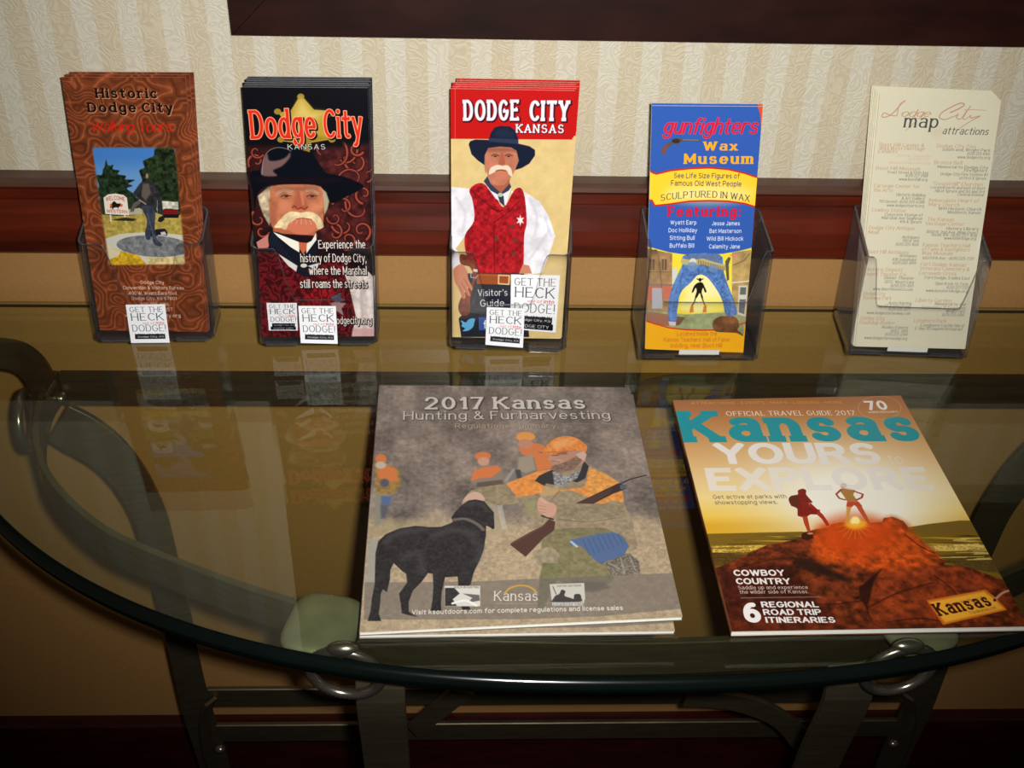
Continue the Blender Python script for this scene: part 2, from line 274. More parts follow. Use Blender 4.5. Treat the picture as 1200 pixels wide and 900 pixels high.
# ---------------------------------------------------------------- print shop: covers are drawn with numpy
FONT = {
'A':"0 0 2.6 7 5.2 0|1 2.4 4.2 2.4",'B':"0 0 0 7|0 7 2.6 7 c 2.6 5.35 1.7 1.65 90 -90 0 3.7|2.6 3.7 c 2.8 1.85 1.9 1.85 90 -90 0 0",
'C':"c 2.7 3.5 2.7 3.5 45 315",'D':"0 0 0 7|0 7 2 7 c 2 3.5 2.9 3.5 90 -90 0 0",'E':"0 0 0 7|0 7 4 7|0 3.6 3.2 3.6|0 0 4.2 0",
'F':"0 0 0 7|0 7 4 7|0 3.6 3.1 3.6",'G':"c 2.7 3.5 2.7 3.5 48 355 5.3 3.1 3.2 3.1",'H':"0 0 0 7|5 0 5 7|0 3.6 5 3.6",'I':"0 0 0 7",
'J':"3 7 3 2 c 1.5 1.6 1.5 1.6 0 -170",'K':"0 0 0 7|4.7 7 0 2.9|1.6 4.2 5 0",'L':"0 0 0 7|0 0 3.9 0",'M':"0 0 0 7 3 1.5 6 7 6 0",
'N':"0 0 0 7 4.8 0 4.8 7",'O':"c 2.9 3.5 2.9 3.5 0 360",'P':"0 0 0 7|0 7 2.6 7 c 2.6 5.1 1.9 1.9 90 -90 0 3.2",
'Q':"c 2.9 3.5 2.9 3.5 0 360|3.3 1.8 5.6 -.4",'R':"0 0 0 7|0 7 2.6 7 c 2.6 5.15 1.85 1.85 90 -90 0 3.3|2.6 3.3 4.9 0",
'S':"c 2.3 5.2 2 1.8 35 240 c 2.3 1.85 2.2 1.85 70 -150",'T':"2.5 0 2.5 7|0 7 5 7",'U':"0 7 0 2.5 c 2.4 2.4 2.4 2.4 180 360 4.8 7",
'V':"0 7 2.6 0 5.2 7",'W':"0 7 1.9 0 3.8 6.6 5.7 0 7.6 7",'X':"0 0 4.8 7|0 7 4.8 0",'Y':"0 7 2.5 3.2 5 7|2.5 3.2 2.5 0",'Z':"0 7 4.5 7 0 0 4.6 0",
'a':"c 2 4 1.7 1.1 150 0 3.7 0|c 1.9 1.5 1.85 1.5 60 360",'b':"0 0 0 7.3|c 1.9 2.5 1.9 2.5 0 360",'c':"c 2 2.5 2 2.5 45 315",'d':"3.9 0 3.9 7.3|c 2 2.5 2 2.5 0 360",
'e':"0.2 2.6 3.9 2.6 c 2 2.5 2 2.5 5 315",'f':"1.2 0 1.2 5.6 c 2.5 5.8 1.3 1.5 180 70|0 4.8 2.8 4.8",'g':"c 2 2.6 1.9 2.4 0 360|3.9 5 3.9 -.3 c 2 -.5 1.9 1.6 0 -160",
'h':"0 0 0 7.3|c 1.8 3.1 1.8 1.9 170 0 3.6 0",'i':"0 0 0 5|c 0 6.8 .12 .12 0 360",'j':"1 5 1 -.8 c 0 -.8 1 1.3 0 -100|c 1 6.8 .12 .12 0 360",
'k':"0 0 0 7.3|3.4 5 0 2|1.2 3 3.7 0",'l':"0 0 0 7.3",'m':"0 0 0 5|c 1.5 3.3 1.5 1.7 170 0 3 0|c 4.5 3.3 1.5 1.7 170 0 6 0",
'n':"0 0 0 5|c 1.8 3.1 1.8 1.9 170 0 3.6 0",'o':"c 2.1 2.5 2.1 2.5 0 360",'p':"0 5 0 -2.2|c 1.9 2.5 1.9 2.5 0 360",'q':"3.9 5 3.9 -2.2|c 2 2.5 2 2.5 0 360",
'r':"0 0 0 5|c 1.8 3.2 1.8 1.8 170 50",'s':"c 1.7 3.7 1.5 1.3 30 240 c 1.7 1.3 1.65 1.3 70 -150",'t':"1.2 6.6 1.2 1.4 c 2.3 1.3 1.1 1.3 180 290|0 4.8 2.8 4.8",
'u':"0 5 0 2 c 1.8 1.9 1.8 1.9 180 350|3.6 5 3.6 0",'v':"0 5 1.9 0 3.8 5",'w':"0 5 1.4 0 2.9 4.7 4.4 0 5.8 5",'x':"0 0 3.6 5|0 5 3.6 0",
'y':"0 5 2 0.2|3.9 5 1.6 -1.4 c .7 -1.2 1 .9 -20 -100",'z':"0 5 3.5 5 0 0 3.6 0",
'0':"c 2.2 3.5 2.2 3.5 0 360",'1':".3 5.6 1.8 7 1.8 0",'2':"c 2.2 5 2.1 2 170 -30 0 0 4.3 0",'3':"c 2 5.3 1.9 1.7 150 -80 c 2 1.8 2.2 1.9 80 -150",
'4':"3.4 0 3.4 7 0 2.1 4.6 2.1",'5':"4 7 .6 7 .3 3.9 c 2.1 2.2 2.2 2.2 120 -150",'6':"c 2.2 2.1 2.1 2.1 0 360|c 3 2.8 2.9 4.2 85 190",'7':"0 7 4.3 7 1.4 0",
'8':"c 2.2 5.3 1.8 1.7 0 360|c 2.2 1.8 2.2 1.8 0 360",'9':"c 2.1 4.9 2.1 2.1 0 360|c 1.3 4.2 2.9 4.2 5 -85",
'.':"c .2 .15 .15 .15 0 360",',':".4 .4 0 -1.3",':':"c .2 .3 .15 .15 0 360|c .2 4.2 .15 .15 0 360",'!':".2 7 .2 2|c .2 .2 .1 .1 0 360",
"'":"0 7 0 5.4",'"':"0 7 0 5.4|1.2 7 1.2 5.4",'&':"5 0 1.2 5.2 c 2.1 5.8 1.1 1.2 200 -20 .8 2.6 c 1.9 1.6 1.7 1.6 150 330 4.8 3",
'(':"c 2 3 2 4.6 125 235",')':"c -1 3 2 4.6 55 -55",'-':"0 2.8 2.2 2.8",'/':"0 -.5 2.6 7.3",'*':"c .8 2.8 .45 .45 0 360",'@':"c 3 3 3 3.2 -40 300|c 3 3 1.3 1.5 0 360",'#':"1 0 1.8 7|3 0 3.8 7|0 2.3 4.6 2.3|.2 4.8 4.8 4.8"}
def _path(s):
    strokes=[]
    for part in s.split('|'):
        tk=part.split(); i=0; pts=[]
        while i<len(tk):
            if tk[i]=='c':
                cx,cy,rx,ry,a0,a1=[float(v) for v in tk[i+1:i+7]]; i+=7
                n=max(4,int(abs(a1-a0)/13))
                for k in range(n+1):
                    a=math.radians(a0+(a1-a0)*k/n); pts.append((cx+rx*math.cos(a),cy+ry*math.sin(a),1))
            else: pts.append((float(tk[i]),float(tk[i+1]),0)); i+=2
        strokes.append(pts)
    return strokes
GL={k:_path(v) for k,v in FONT.items()}
def noise2(h,w,cell,seed):
    r=np.random.default_rng(seed); gh,gw=int(h/cell)+3,int(w/cell)+3
    g=r.random((gh,gw)).astype(np.float32)
    y=np.arange(h)/cell; x=np.arange(w)/cell; yi=y.astype(int); xi=x.astype(int)
    fy=(y-yi); fx=(x-xi); fy=(fy*fy*(3-2*fy))[:,None]; fx=(fx*fx*(3-2*fx))[None]
    a=g[yi][:,xi]; b=g[yi][:,xi+1]; c=g[yi+1][:,xi]; d=g[yi+1][:,xi+1]
    return ((a*(1-fx)+b*fx)*(1-fy)+(c*(1-fx)+d*fx)*fy).astype(np.float32)
def fbm(h,w,cell,seed,o=4):
    s=0; t=0; a=1.
    for k in range(o):
        s=s+a*noise2(h,w,max(cell/2**k,1.01),seed+k); t+=a; a*=.55
    return s/t
def homog(src,dst):
    A=[];b=[]
    for (x,y),(u,v) in zip(src,dst):
        A.append([x,y,1,0,0,0,-u*x,-u*y]);b.append(u);A.append([0,0,0,x,y,1,-v*x,-v*y]);b.append(v)
    return np.append(np.linalg.solve(np.array(A,float),np.array(b,float)),1).reshape(3,3)
def col(c): return np.array(c,np.float32)/255.
class Art:
    def __init__(s,w,h,corners=None,bg=(255,255,255)):
        s.w,s.h=w,h; s.im=np.empty((h,w,3),np.float32); s.im[:]=col(bg)
        s.H=homog(corners,[(0,0),(w,0),(w,h),(0,h)]) if corners else np.eye(3); s.cx=s.cy=0; s.cs=1.
    def crop(s,x,y,k): s.cx,s.cy,s.cs=x,y,k; return s
    def T(s,p):
        p=np.asarray(p,float).reshape(-1,2); q=np.c_[s.cx+p[:,0]/s.cs,s.cy+p[:,1]/s.cs,np.ones(len(p))]@s.H.T
        return q[:,:2]/q[:,2:]
    def win(s,x0,y0,x1,y1):
        return max(int(x0),0),max(int(y0),0),min(int(x1)+1,s.w),min(int(y1)+1,s.h)
    def comp(s,x0,y0,m,c,a=1.):
        h,w=m.shape; v=s.im[y0:y0+h,x0:x0+w]
        if not isinstance(c,np.ndarray): c=col(c)
        m=(m*a)[...,None]; v[:]=v*(1-m)+c*m
    def sdf(s,P,pad):
        x0,y0,x1,y1=s.win(P[:,0].min()-pad,P[:,1].min()-pad,P[:,0].max()+pad,P[:,1].max()+pad)
        if x1<=x0 or y1<=y0: return None
        X,Y=np.meshgrid(np.arange(x0,x1)+.5,np.arange(y0,y1)+.5); X=X.astype(np.float32);Y=Y.astype(np.float32)
        d=np.full(X.shape,1e9,np.float32); ins=np.zeros(X.shape,bool); n=len(P)
        for i in range(n):
            ax,ay=P[i];bx,by=P[(i+1)%n]; ex,ey=bx-ax,by-ay; L=ex*ex+ey*ey+1e-9
            t=np.clip(((X-ax)*ex+(Y-ay)*ey)/L,0,1); dx=X-ax-t*ex; dy=Y-ay-t*ey
            np.minimum(d,dx*dx+dy*dy,out=d)
            if ay!=by:
                c=((ay>Y)!=(by>Y))&(X<(bx-ax)*(Y-ay)/(by-ay)+ax); ins^=c
        d=np.sqrt(d); return x0,y0,np.where(ins,-d,d)
    def poly(s,pts,c,soft=1.,a=1.,sm=None,tex=False,shade=None):
        P=np.asarray(pts,float).reshape(-1,2)
        if sm is None: sm=10<=len(P)<=26 and not tex
        if sm: P=spline(P,True,4)
        if not tex: P=s.T(P)
        r=s.sdf(P,soft+1)
        if r is None: return
        x0,y0,d=r; m=np.clip(.5-d/soft,0,1)
        if soft>3: m=m*m*(3-2*m)
        if shade is not None:
            f,amp=shade; h,w=m.shape; c=np.clip(col(c)*(1+amp*(f[y0:y0+h,x0:x0+w,None]-.5)*2),0,1)
        s.comp(x0,y0,m,c,a)
    def line(s,pts,wd,c,soft=1.,a=1.,sm=False,wd2=None,tex=False):
        P=np.asarray(pts,float).reshape(-1,2)
        if sm and len(P)>2: P=spline(P,False,5)
        if not tex: P=s.T(P)
        W=np.linspace(wd,wd if wd2 is None else wd2,len(P)); pad=W.max()+soft+1
        x0,y0,x1,y1=s.win(P[:,0].min()-pad,P[:,1].min()-pad,P[:,0].max()+pad,P[:,1].max()+pad)
        if x1<=x0 or y1<=y0: return
        X,Y=np.meshgrid(np.arange(x0,x1)+.5,np.arange(y0,y1)+.5); d=np.full(X.shape,1e9)
        for i in range(len(P)-1):
            ax,ay=P[i];ex,ey=P[i+1]-P[i]; L=ex*ex+ey*ey+1e-9
            t=np.clip(((X-ax)*ex+(Y-ay)*ey)/L,0,1)
            np.minimum(d,np.hypot(X-ax-t*ex,Y-ay-t*ey)-(W[i]+(W[i+1]-W[i])*t)/2,out=d)
        s.comp(x0,y0,np.clip(.5-d/soft,0,1),c,a)
    def ell(s,cx,cy,rx,ry,c,soft=1.,a=1.,rot=0,n=28,**k):
        t=np.linspace(0,2*np.pi,n,False); x=rx*np.cos(t);y=ry*np.sin(t); r=math.radians(rot)
        s.poly(np.c_[cx+x*math.cos(r)-y*math.sin(r),cy+x*math.sin(r)+y*math.cos(r)],c,soft,a,**k)
    def text(s,t,p0,p1,cap,c,wv=1.,wh=None,serif=0,st=None,slant=0,gap=1.1,layers=None,bow=0,soft=1.,a=1.,tex=False,cs=None):
        al_=a
        wh=wv if wh is None else wh; st=wh if st is None else st
        P0,P1=(np.array(p0,float),np.array(p1,float)) if tex else s.T([p0,p1])
        if tex: H=cap
        else:
            q=s.T([p0,(p0[0],p0[1]-cap)]); H=abs(q[1]-q[0])[1]
        adv=[];x=0
        for ch in t:
            if ch==' ': adv.append((None,x)); x+=2.6; continue
            g=GL[ch]; wmax=max(p[0] for q in g for p in q)
            adv.append((g,x+wv*.5)); x+=wmax+wv*1.0+gap+serif*.7
        tot=max(x-gap-serif*.7,.1); L=np.hypot(*(P1-P0)); ux=(P1-P0)/L; uy=np.array([ux[1],-ux[0]]); sy=H/7.; sx=L/tot
        pad=max(3,wv*sy)+4+(max(abs(l[0])+abs(l[1])+abs(l[2]) for l in layers)*sy if layers else 0)
        B=np.array([P0-uy*H*.4,P0+uy*H*1.15,P1-uy*H*.4,P1+uy*H*1.15]); pad+=abs(bow)*H
        x0,y0,x1,y1=s.win(B[:,0].min()-pad,B[:,1].min()-pad,B[:,0].max()+pad,B[:,1].max()+pad)
        if x1<=x0 or y1<=y0: return
        DD=np.full((y1-y0,x1-x0),1e6,np.float32); D=None
        YY,XX=np.mgrid[y0:y1,x0:x1]; vv=((XX+.5-P0[0])*uy[0]+(YY+.5-P0[1])*uy[1]); uu=((XX+.5-P0[0])*ux[0]+(YY+.5-P0[1])*ux[1])
        if bow: vv=vv-bow*H*(1-(2*uu/L-1)**2)
        def seg(a,b,th,ea,eb,rnd):
            d=b-a; l=np.hypot(*d)
            if l<1e-6: d=np.array([1.,0]); l=1e-6
            u=d/l if l>1e-5 else np.array([1.,0]); a=a-u*ea; b=b+u*eb; l=np.hypot(*(b-a)); m=th/2+4+pad*.5
            X0,Y0,X1,Y1=max(int(min(a[0],b[0])-m),x0),max(int(min(a[1],b[1])-m),y0),min(int(max(a[0],b[0])+m)+1,x1),min(int(max(a[1],b[1])+m)+1,y1)
            if X1<=X0 or Y1<=Y0: return
            X=np.arange(X0,X1)[None]+.5-a[0]; Y=np.arange(Y0,Y1)[:,None]+.5-a[1]
            al=X*u[0]+Y*u[1]; pe=np.abs(-X*u[1]+Y*u[0])
            if rnd:
                k=np.clip(al,0,l); v=np.hypot(al-k,pe)-th/2
            else:
                qx=np.abs(al-l/2)-l/2; qy=pe-th/2; v=np.minimum(np.maximum(qx,qy),0)+np.hypot(np.maximum(qx,0),np.maximum(qy,0))
            w=D[Y0-y0:Y1-y0,X0-x0:X1-x0]; np.minimum(w,v,out=w)
        for g,xo in adv:
            if g is None: continue
            D=np.full((y1-y0,x1-x0),1e6,np.float32)
            def M(x,y):
                yy=wh/2+y*(7-wh)/7 if y>=0 else y+wh/2
                X=(x+xo)*sx+slant*yy*sy; return P0+ux*X+uy*(yy*sy+(bow*H*(1-(2*X/L-1)**2)))
            def th(a,b):
                dx,dy=(b[0]-a[0])*sx,(b[1]-a[1])*sy; l=math.hypot(dx,dy)+1e-9
                return math.hypot(wv*sx*dy/l,wh*sy*dx/l)
            ends=[]
            for q in g:
                n=len(q); PP=[M(p[0],p[1]) for p in q]
                for i in range(n-1):
                    r=bool(q[i][2] and q[i+1][2]); t_=max(th(q[i],q[i+1]),.35)
                    e=0 if r else min(wh*sy,wv*sx)*.5
                    seg(PP[i],PP[i+1],t_,0 if q[i][2] else e,0 if q[i+1][2] else e,r)
                if serif and n>1:
                    for i,j in ((0,1),(n-1,n-2)):
                        a=q[i]; b=q[j]
                        if a[2] and n>8 and abs(q[0][0]-q[-1][0])<.1: continue
                        shared=sum(1 for q2 in g for p in (q2[0],q2[-1]) if abs(p[0]-a[0])<.05 and abs(p[1]-a[1])<.05)>1
                        vert=abs(b[1]-a[1])>abs(b[0]-a[0])*.8
                        if not a[2] and vert and a[1] in (0,7,5,7.3,-2.2) :
                            l0=serif; r0=serif
                            if a[1] in (5,7.3): r0=0
                            if shared: r0=0
                            seg(M(a[0]-l0-wv*.35,a[1]),M(a[0]+r0+wv*.35*(r0>0),a[1]),st*sy,0,0,False)
                        elif not a[2] and not vert and not shared:
                            s_=-1 if a[1]>=5 else 1
                            seg(M(a[0],a[1]),M(a[0],a[1]+s_*serif*1.3),wv*sx*.55,0,0,False)
                        elif a[2]:
                            s_=-1 if a[1]>(3.2) else 1
                            seg(M(a[0],a[1]-s_*serif*.2),M(a[0],a[1]+s_*serif*1.1),wv*sx*.5,0,0,False)
            if wv>1.2 or serif:
                yt=max(p[1] for q in g for p in q); yt=(yt*(7-wh)/7+wh+(9 if yt<4.9 else 0))*sy; yb=min(p[1] for q in g for p in q); yb=(yb-.3*(yb<0)-(9 if abs(yb)>.01 else 0))*sy
                D=np.maximum(D,np.maximum(vv-yt,yb-vv))
            np.minimum(DD,D,out=DD)
        D=DD
        for gx,gy,gr,cc in (layers or [])+[(0,0,0,c)]:
            m=np.clip(.5-(D-gr*sy)/soft,0,1)
            ox,oy=int(round(gx*sy)),int(round(gy*sy))
            if ox or oy: m=np.roll(m,(oy,ox),(0,1))
            s.comp(x0,y0,m,cc,al_)
def spline(P,closed,k):
    P=np.asarray(P,float); n=len(P); out=[]
    for i in range(n if closed else n-1):
        if closed: a,b,c,d=P[i-1],P[i],P[(i+1)%n],P[(i+2)%n]
        else: a,b,c,d=P[max(i-1,0)],P[i],P[i+1],P[min(i+2,n-1)]
        for j in range(k):
            t=j/k; out.append(.5*((2*b)+(c-a)*t+(2*a-5*b+4*c-d)*t*t+(3*b-a-3*c+d)*t**3))
    if not closed: out.append(P[-1])
    return np.array(out)
def swirl(h,w,cell,seed,freq):
    a=fbm(h,w,cell,seed,2); b=fbm(h,w,cell*.8,seed+9,2)
    return np.sin(freq*(a*2+b))*.5+.5
def sticker_art(full=False):
    A=Art(300,330 if not full else 345,bg=(236,238,242)); k=dict(serif=.35,tex=True)
    ink=(40,42,48)
    A.text('GET THE',(24,64),(280,64),44,ink,.7,.4,**k)
    A.text('HECK',(28,136),(278,136),62,ink,.75,.4,**k)
    A.text('out of',(110,166),(200,166),17,(200,60,60),.7,slant=.3,tex=True)
    A.text('into',(212,168),(276,168),22,(220,30,30),1.2,slant=.2,tex=True)
    A.text('DODGE!',(26,230),(284,230),58,ink,.7,.35,**k)
    r=np.random.default_rng(3); xs=np.linspace(40,272,40)
    top=[(x,244+8*abs(math.sin(i*1.3))+r.random()*6) for i,x in enumerate(xs)]
    A.poly(top+[(272,296),(36,296)],(14,14,22),tex=True)
    A.text('Dodge City, KS',(60,283),(262,283),14,(230,230,235),.9,tex=True)
    if full:
        A.poly([(20,296),(280,296),(280,335),(20,335)],(14,14,22),tex=True)
        A.text('DODGE CITY',(50,326),(255,326),20,(225,225,230),.8,tex=True)
    return A
def paste(A,B,quad):
    """warp Art B into quad (crop coords TL TR BR BL) of Art A"""
    Q=A.T(quad); x0,y0,x1,y1=A.win(Q[:,0].min(),Q[:,1].min(),Q[:,0].max(),Q[:,1].max())
    Hi=homog(Q,[(0,0),(B.w,0),(B.w,B.h),(0,B.h)]); X,Y=np.meshgrid(np.arange(x0,x1)+.5,np.arange(y0,y1)+.5)
    q=np.stack([X,Y,np.ones_like(X)],-1)@Hi.T; u=q[...,0]/q[...,2]; v=q[...,1]/q[...,2]
    m=((u>=0)&(u<B.w)&(v>=0)&(v<B.h)).astype(np.float32)
    A.comp(x0,y0,m,B.im[np.clip(v,0,B.h-1).astype(int),np.clip(u,0,B.w-1).astype(int)])

def art_walking():
    A=Art(560,1240,[(71.5,90.5),(217,91),(243,389),(117,387)],(142,66,34))
    h,w=A.h,A.w; s1=swirl(h,w,120,5,26); s2=fbm(h,w,60,8); n=fbm(h,w,8,3,2)
    ridge=np.clip((s1-.72)/.28,0,1)**1.5; dark=np.clip((.25-s1)/.25,0,1)
    base=col((118,58,32))*(.72+.5*s2[...,None])
    base=base*(1-.2*dark[...,None])+col((184,116,78))*.22*ridge[...,None]*(.4+n[...,None])
    A.im[:]=np.clip(base,0,1)
    A.crop(65,75,6)
    for t,p,q,cp in (('Historic',(283,247),(714,250),74),('Dodge City',(230,352),(828,354),72)):
        A.text(t,p,q,cp,(24,14,12),1.7,1.1,serif=.8,st=1.,layers=[(.35,.35,.25,(196,140,104))])
    A.text('Walking Tours',(250,492),(815,492),72,(206,28,18),.85,.5,slant=.28,gap=.5)
    # photograph of the bronze figure
    A.crop(90,165,5.806)
    ph=[(118,66),(655,68),(668,80),(735,845),(724,858),(235,862),(222,850),(108,78)]
    A.poly(ph,(120,86,60),14)
    save=A.im.copy()
    H,W=h,w; g=np.linspace(0,1,H)[:,None,None].astype(np.float32)
    A.poly(ph,(70,128,196),6)
    A.poly([(110,60),(660,60),(700,520),(160,520)],(64,120,190),3)
    A.poly([(120,200),(700,200),(705,520),(165,520)],(120,160,200),120,.6)
    fn=fbm(H,W,14,31,3)
    A.poly([(140,470),(720,470),(735,850),(215,850)],(168,148,70),3,shade=(fn,.25))
    tree=[(200,150),(215,190),(250,185),(245,215),(290,225),(280,250),(335,262),(330,285),(395,290),(350,315),(380,330),(340,350),(400,400),(420,520),(165,520),(160,410),(130,380),(155,330),(130,260),(170,255),(180,215),(190,200)]
    A.poly(tree,(30,44,28),5,shade=(fn,.9))
    A.poly([(540,70),(660,72),(712,520),(500,500),(410,460),(430,330),(445,290),(425,225),(460,205),(450,160),(500,135),(525,120)],(32,44,26),5,shade=(fn,.9))
    A.poly([(165,440),(300,420),(420,470),(430,520),(170,525)],(40,50,32),6)
    A.poly([(540,430),(690,440),(695,490),(545,495)],(196,194,176),6,shade=(fn,.4))
    A.poly([(590,490),(600,485),(650,486),(690,500),(694,545),(585,545)],(110,26,26),3)
    A.poly([(590,525),(694,525),(694,548),(590,548)],(26,20,24),3)
    A.poly([(350,490),(430,480),(450,520),(350,530)],(170,166,140),4)
    A.poly([(183,410),(215,388),(265,382),(318,392),(342,412),(356,530),(196,522)],(226,214,200),2)
    A.text('WELCOME',(200,436),(330,436),28,(170,70,52),1,bow=.35)
    A.text('WESTERN',(205,512),(345,518),22,(170,70,52),1)
    A.poly([(236,455),(255,435),(275,450),(300,450),(296,470),(285,475),(286,495),(278,478),(252,480),(246,496),(240,480),(228,480)],(30,20,18),2)
    A.poly([(228,452),(240,450),(242,474),(226,476)],(220,90,40),2); A.poly([(295,450),(312,455),(312,472),(298,472)],(220,90,40),2)
    A.line([(230,530),(235,570)],7,(214,208,196)); A.line([(327,532),(333,572)],7,(214,208,196))
    A.poly([(240,560),(330,545),(410,556),(380,570),(270,566)],(44,40,20),6)
    A.poly([(190,690),(300,655),(450,645),(600,650),(725,665),(740,860),(215,862)],(196,192,178),3)
    A.ell(525,738,255,72,(112,114,116),3,rot=3,shade=(fn,.35))
    for q in range(14):
        a=q*.45; A.line([(525+60*math.cos(a),745+14*math.sin(a)),(525+235*math.cos(a),742+66*math.sin(a))],1.2,(92,94,98),2,.6)
    A.poly([(205,740),(300,770),(420,800),(480,865),(230,865)],(196,156,34),5,shade=(fn,.3))
    A.poly([(190,700),(240,755),(300,772),(290,800),(215,830)],(206,196,160),6)
    A.poly([(470,815),(600,812),(735,806),(735,860),(500,862)],(196,176,120),6,shade=(fn,.3))
    A.poly([(465,655),(540,625),(600,620),(618,645),(615,668),(560,662),(520,680)],(28,28,34),3)
    A.poly([(570,645),(600,640),(612,662),(575,665)],(190,190,190),3)
    bz=(44,44,48)
    A.poly([(462,240),(478,236),(488,252),(486,290),(470,296),(462,275)],(52,46,42),2)
    A.ell(478,262,9,17,(150,130,104),4)
    A.poly([(440,305),(470,298),(500,305),(540,330),(572,400),(585,500),(560,520),(540,470),(530,520),(500,510),(460,490),(400,465),(370,510),(372,480),(420,425),(385,385),(405,350),(425,320)],bz,3,shade=(fn,.5))
    A.poly([(448,320),(490,312),(505,380),(470,430),(440,400)],(92,84,78),8)
    A.poly([(368,490),(384,450),(425,425),(440,440),(400,475),(385,512)],(88,84,80),3)
    A.line([(425,425),(470,455)],6,(150,140,110),3)
    A.poly([(440,470),(520,480),(535,540),(530,600),(545,690),(582,728),(560,735),(525,722),(505,640),(500,690),(475,692),(465,650),(478,560)],(52,58,72),3,shade=(fn,.3))
    A.line([(480,520),(520,660),(545,710)],4,(96,104,120),5,.7)
    A.poly([(560,545),(590,530),(598,560),(575,578),(550,572)],(30,28,32),2); A.line([(548,430),(548,560)],3,(180,176,160),2,.7)
    # soft photo border: blend leather back around the feather line
    P=A.T(ph); x0,y0,d=A.sdf(P,60); m=np.clip((d+5)/12,0,1)[...,None]
    v=A.im[y0:y0+d.shape[0],x0:x0+d.shape[1]]; v[:]=v*(1-m)+save[y0:y0+d.shape[0],x0:x0+d.shape[1]]*m
    A.crop(90,310,7.06)
    for t,a,b,y in (('Dodge City',528,722,178),('Convention & Visitors Bureau',383,885,221),('400 W. Wyatt Earp Blvd.',432,835,264),('Dodge City, KS 67801',455,825,305),('620-225-8186',530,762,352),('1-800-OLD-WEST',490,795,392),('www.visitdodgecity.org',400,858,440)):
        A.text(t,(a,y),(b,y+2),27,(216,190,170),1.)
    return A
def scrolls(A,lst,c1,c2,c3,wd):
    for cx,cy,r,a0,turn,flip in lst:
        n=26; P=[]
        for i in range(n):
            t=i/(n-1); rr=r*(1-.82*t); a=math.radians(a0)+flip*turn*t*2*math.pi
            P.append((cx+rr*math.cos(a),cy+rr*math.sin(a)))
        A.line(P,wd*1.25,c1,5,1,wd2=wd*.5); A.line(P,wd*.8,c2,4,.9,wd2=wd*.35)
        A.line([(x-1.5,y-2) for x,y in P],wd*.22,c3,4,.8,wd2=wd*.1)
def face(A,cx,cy,sx,sy,skin,part=True):
    pass
def art_marshal():
    A=Art(560,1250,[(283.5,102),(431,103),(440,394),(306,395)],(10,11,18))
    H,W=A.h,A.w; fn=fbm(H,W,30,4,3)
    A.crop(275,160,6.667)
    A.poly([(640,100),(1060,60),(1075,900),(640,860),(620,300)],(64,26,26),60,shade=(fn,.6))
    A.poly([(90,80),(330,60),(330,700),(140,820)],(50,20,20),60)
    R1,R2,R3=(30,8,10),(128,50,38),(184,100,78)
    scrolls(A,[(950,200,95,200,1.2,-1),(1010,455,75,100,1.,1),(990,560,150,230,.55,-1),(820,160,160,330,.3,1),(760,200,180,300,.3,1),(850,560,90,200,.8,1),(860,690,110,190,.6,-1),(990,740,80,60,1.,-1),(780,760,80,250,.8,1),(880,810,80,100,.8,-1),(170,200,70,150,.9,1),(190,650,70,230,.8,-1),(215,740,60,20,.7,1),(950,100,60,30,.9,1),(700,150,160,280,.25,-1)],R1,R2,R3,18)
    scrolls(A,[(930,350,120,200,.5,1),(780,640,60,180,.9,-1),(1040,300,60,90,.6,-1),(170,120,60,30,.8,1)],R1,(120,46,38),R3,14)
    A.poly([(100,0),(1060,0),(1060,40),(700,70),(200,70),(100,60)],(9,10,16),40)
    # title badge
    A.crop(275,80,6.667); g=(176,146,52)
    A.poly([(515,205),(620,325),(770,335),(690,470),(750,560),(600,585),(560,665),(500,590),(350,570),(420,460),(340,350),(440,328)],g,3,sm=False)
    for x,y in ((516,222),(335,340),(760,560),(560,652),(360,560)): A.ell(x,y,28,24,(150,124,44),3)
    A.poly([(515,240),(600,340),(690,350),(620,420),(540,400),(460,380)],(222,198,120),60,.7)
    A.poly([(350,540),(560,520),(745,550),(600,580),(545,640),(500,585)],(120,100,30),30,.6)
    L=[(.3,.3,.25,(16,10,12)),(0,0,.18,(246,170,130))]
    A.text('Dodge',(130,556),(640,548),226,(216,44,26),1.5,.7,serif=.5,gap=.55,layers=L)
    A.text('City',(700,548),(1000,548),226,(216,44,26),1.3,.7,serif=.5,gap=.8,layers=L)
    A.text('KANSAS',(415,638),(708,638),42,(216,214,206),.8,gap=2.,layers=[(0,0,.5,(14,14,20))])
    # hat
    A.crop(275,160,6.667)
    A.poly([(120,290),(210,265),(330,235),(420,225),(640,230),(720,290),(860,320),(1000,380),(985,420),(880,470),(760,525),(690,420),(650,392),(400,378),(270,385),(180,450),(160,580),(140,430)],(8,11,20),5)
    A.poly([(210,310),(222,190),(260,120),(330,88),(400,95),(440,120),(520,110),(600,135),(650,200),(700,310),(520,330)],(8,12,22),4)
    A.poly([(212,305),(222,200),(255,140),(270,190),(340,190),(400,165),(432,130),(430,170),(370,235),(300,270),(330,312)],(112,84,82),12)
    A.line([(214,300),(224,190),(262,120),(330,90),(400,98),(440,118)],3,(170,150,150),3,.8,sm=True)
    A.poly([(150,320),(700,325),(860,345),(700,375),(270,375),(150,345)],(22,12,20),20,.8)
    # face
    sk=(180,108,76)
    A.poly([(180,470),(260,400),(300,390),(285,480),(290,640),(270,700),(225,620),(195,540)],(176,160,132),8,shade=(fn,.5))
    A.poly([(665,395),(715,440),(738,510),(725,570),(700,620),(690,500)],(170,156,128),8)
    A.poly([(300,392),(480,378),(665,395),(690,500),(695,600),(688,700),(640,745),(560,775),(480,775),(420,740),(300,720),(272,600),(275,470)],sk,6,sm=True,shade=(fn,.18))
    A.poly([(275,500),(330,520),(330,690),(285,700)],(150,84,62),30,.6)
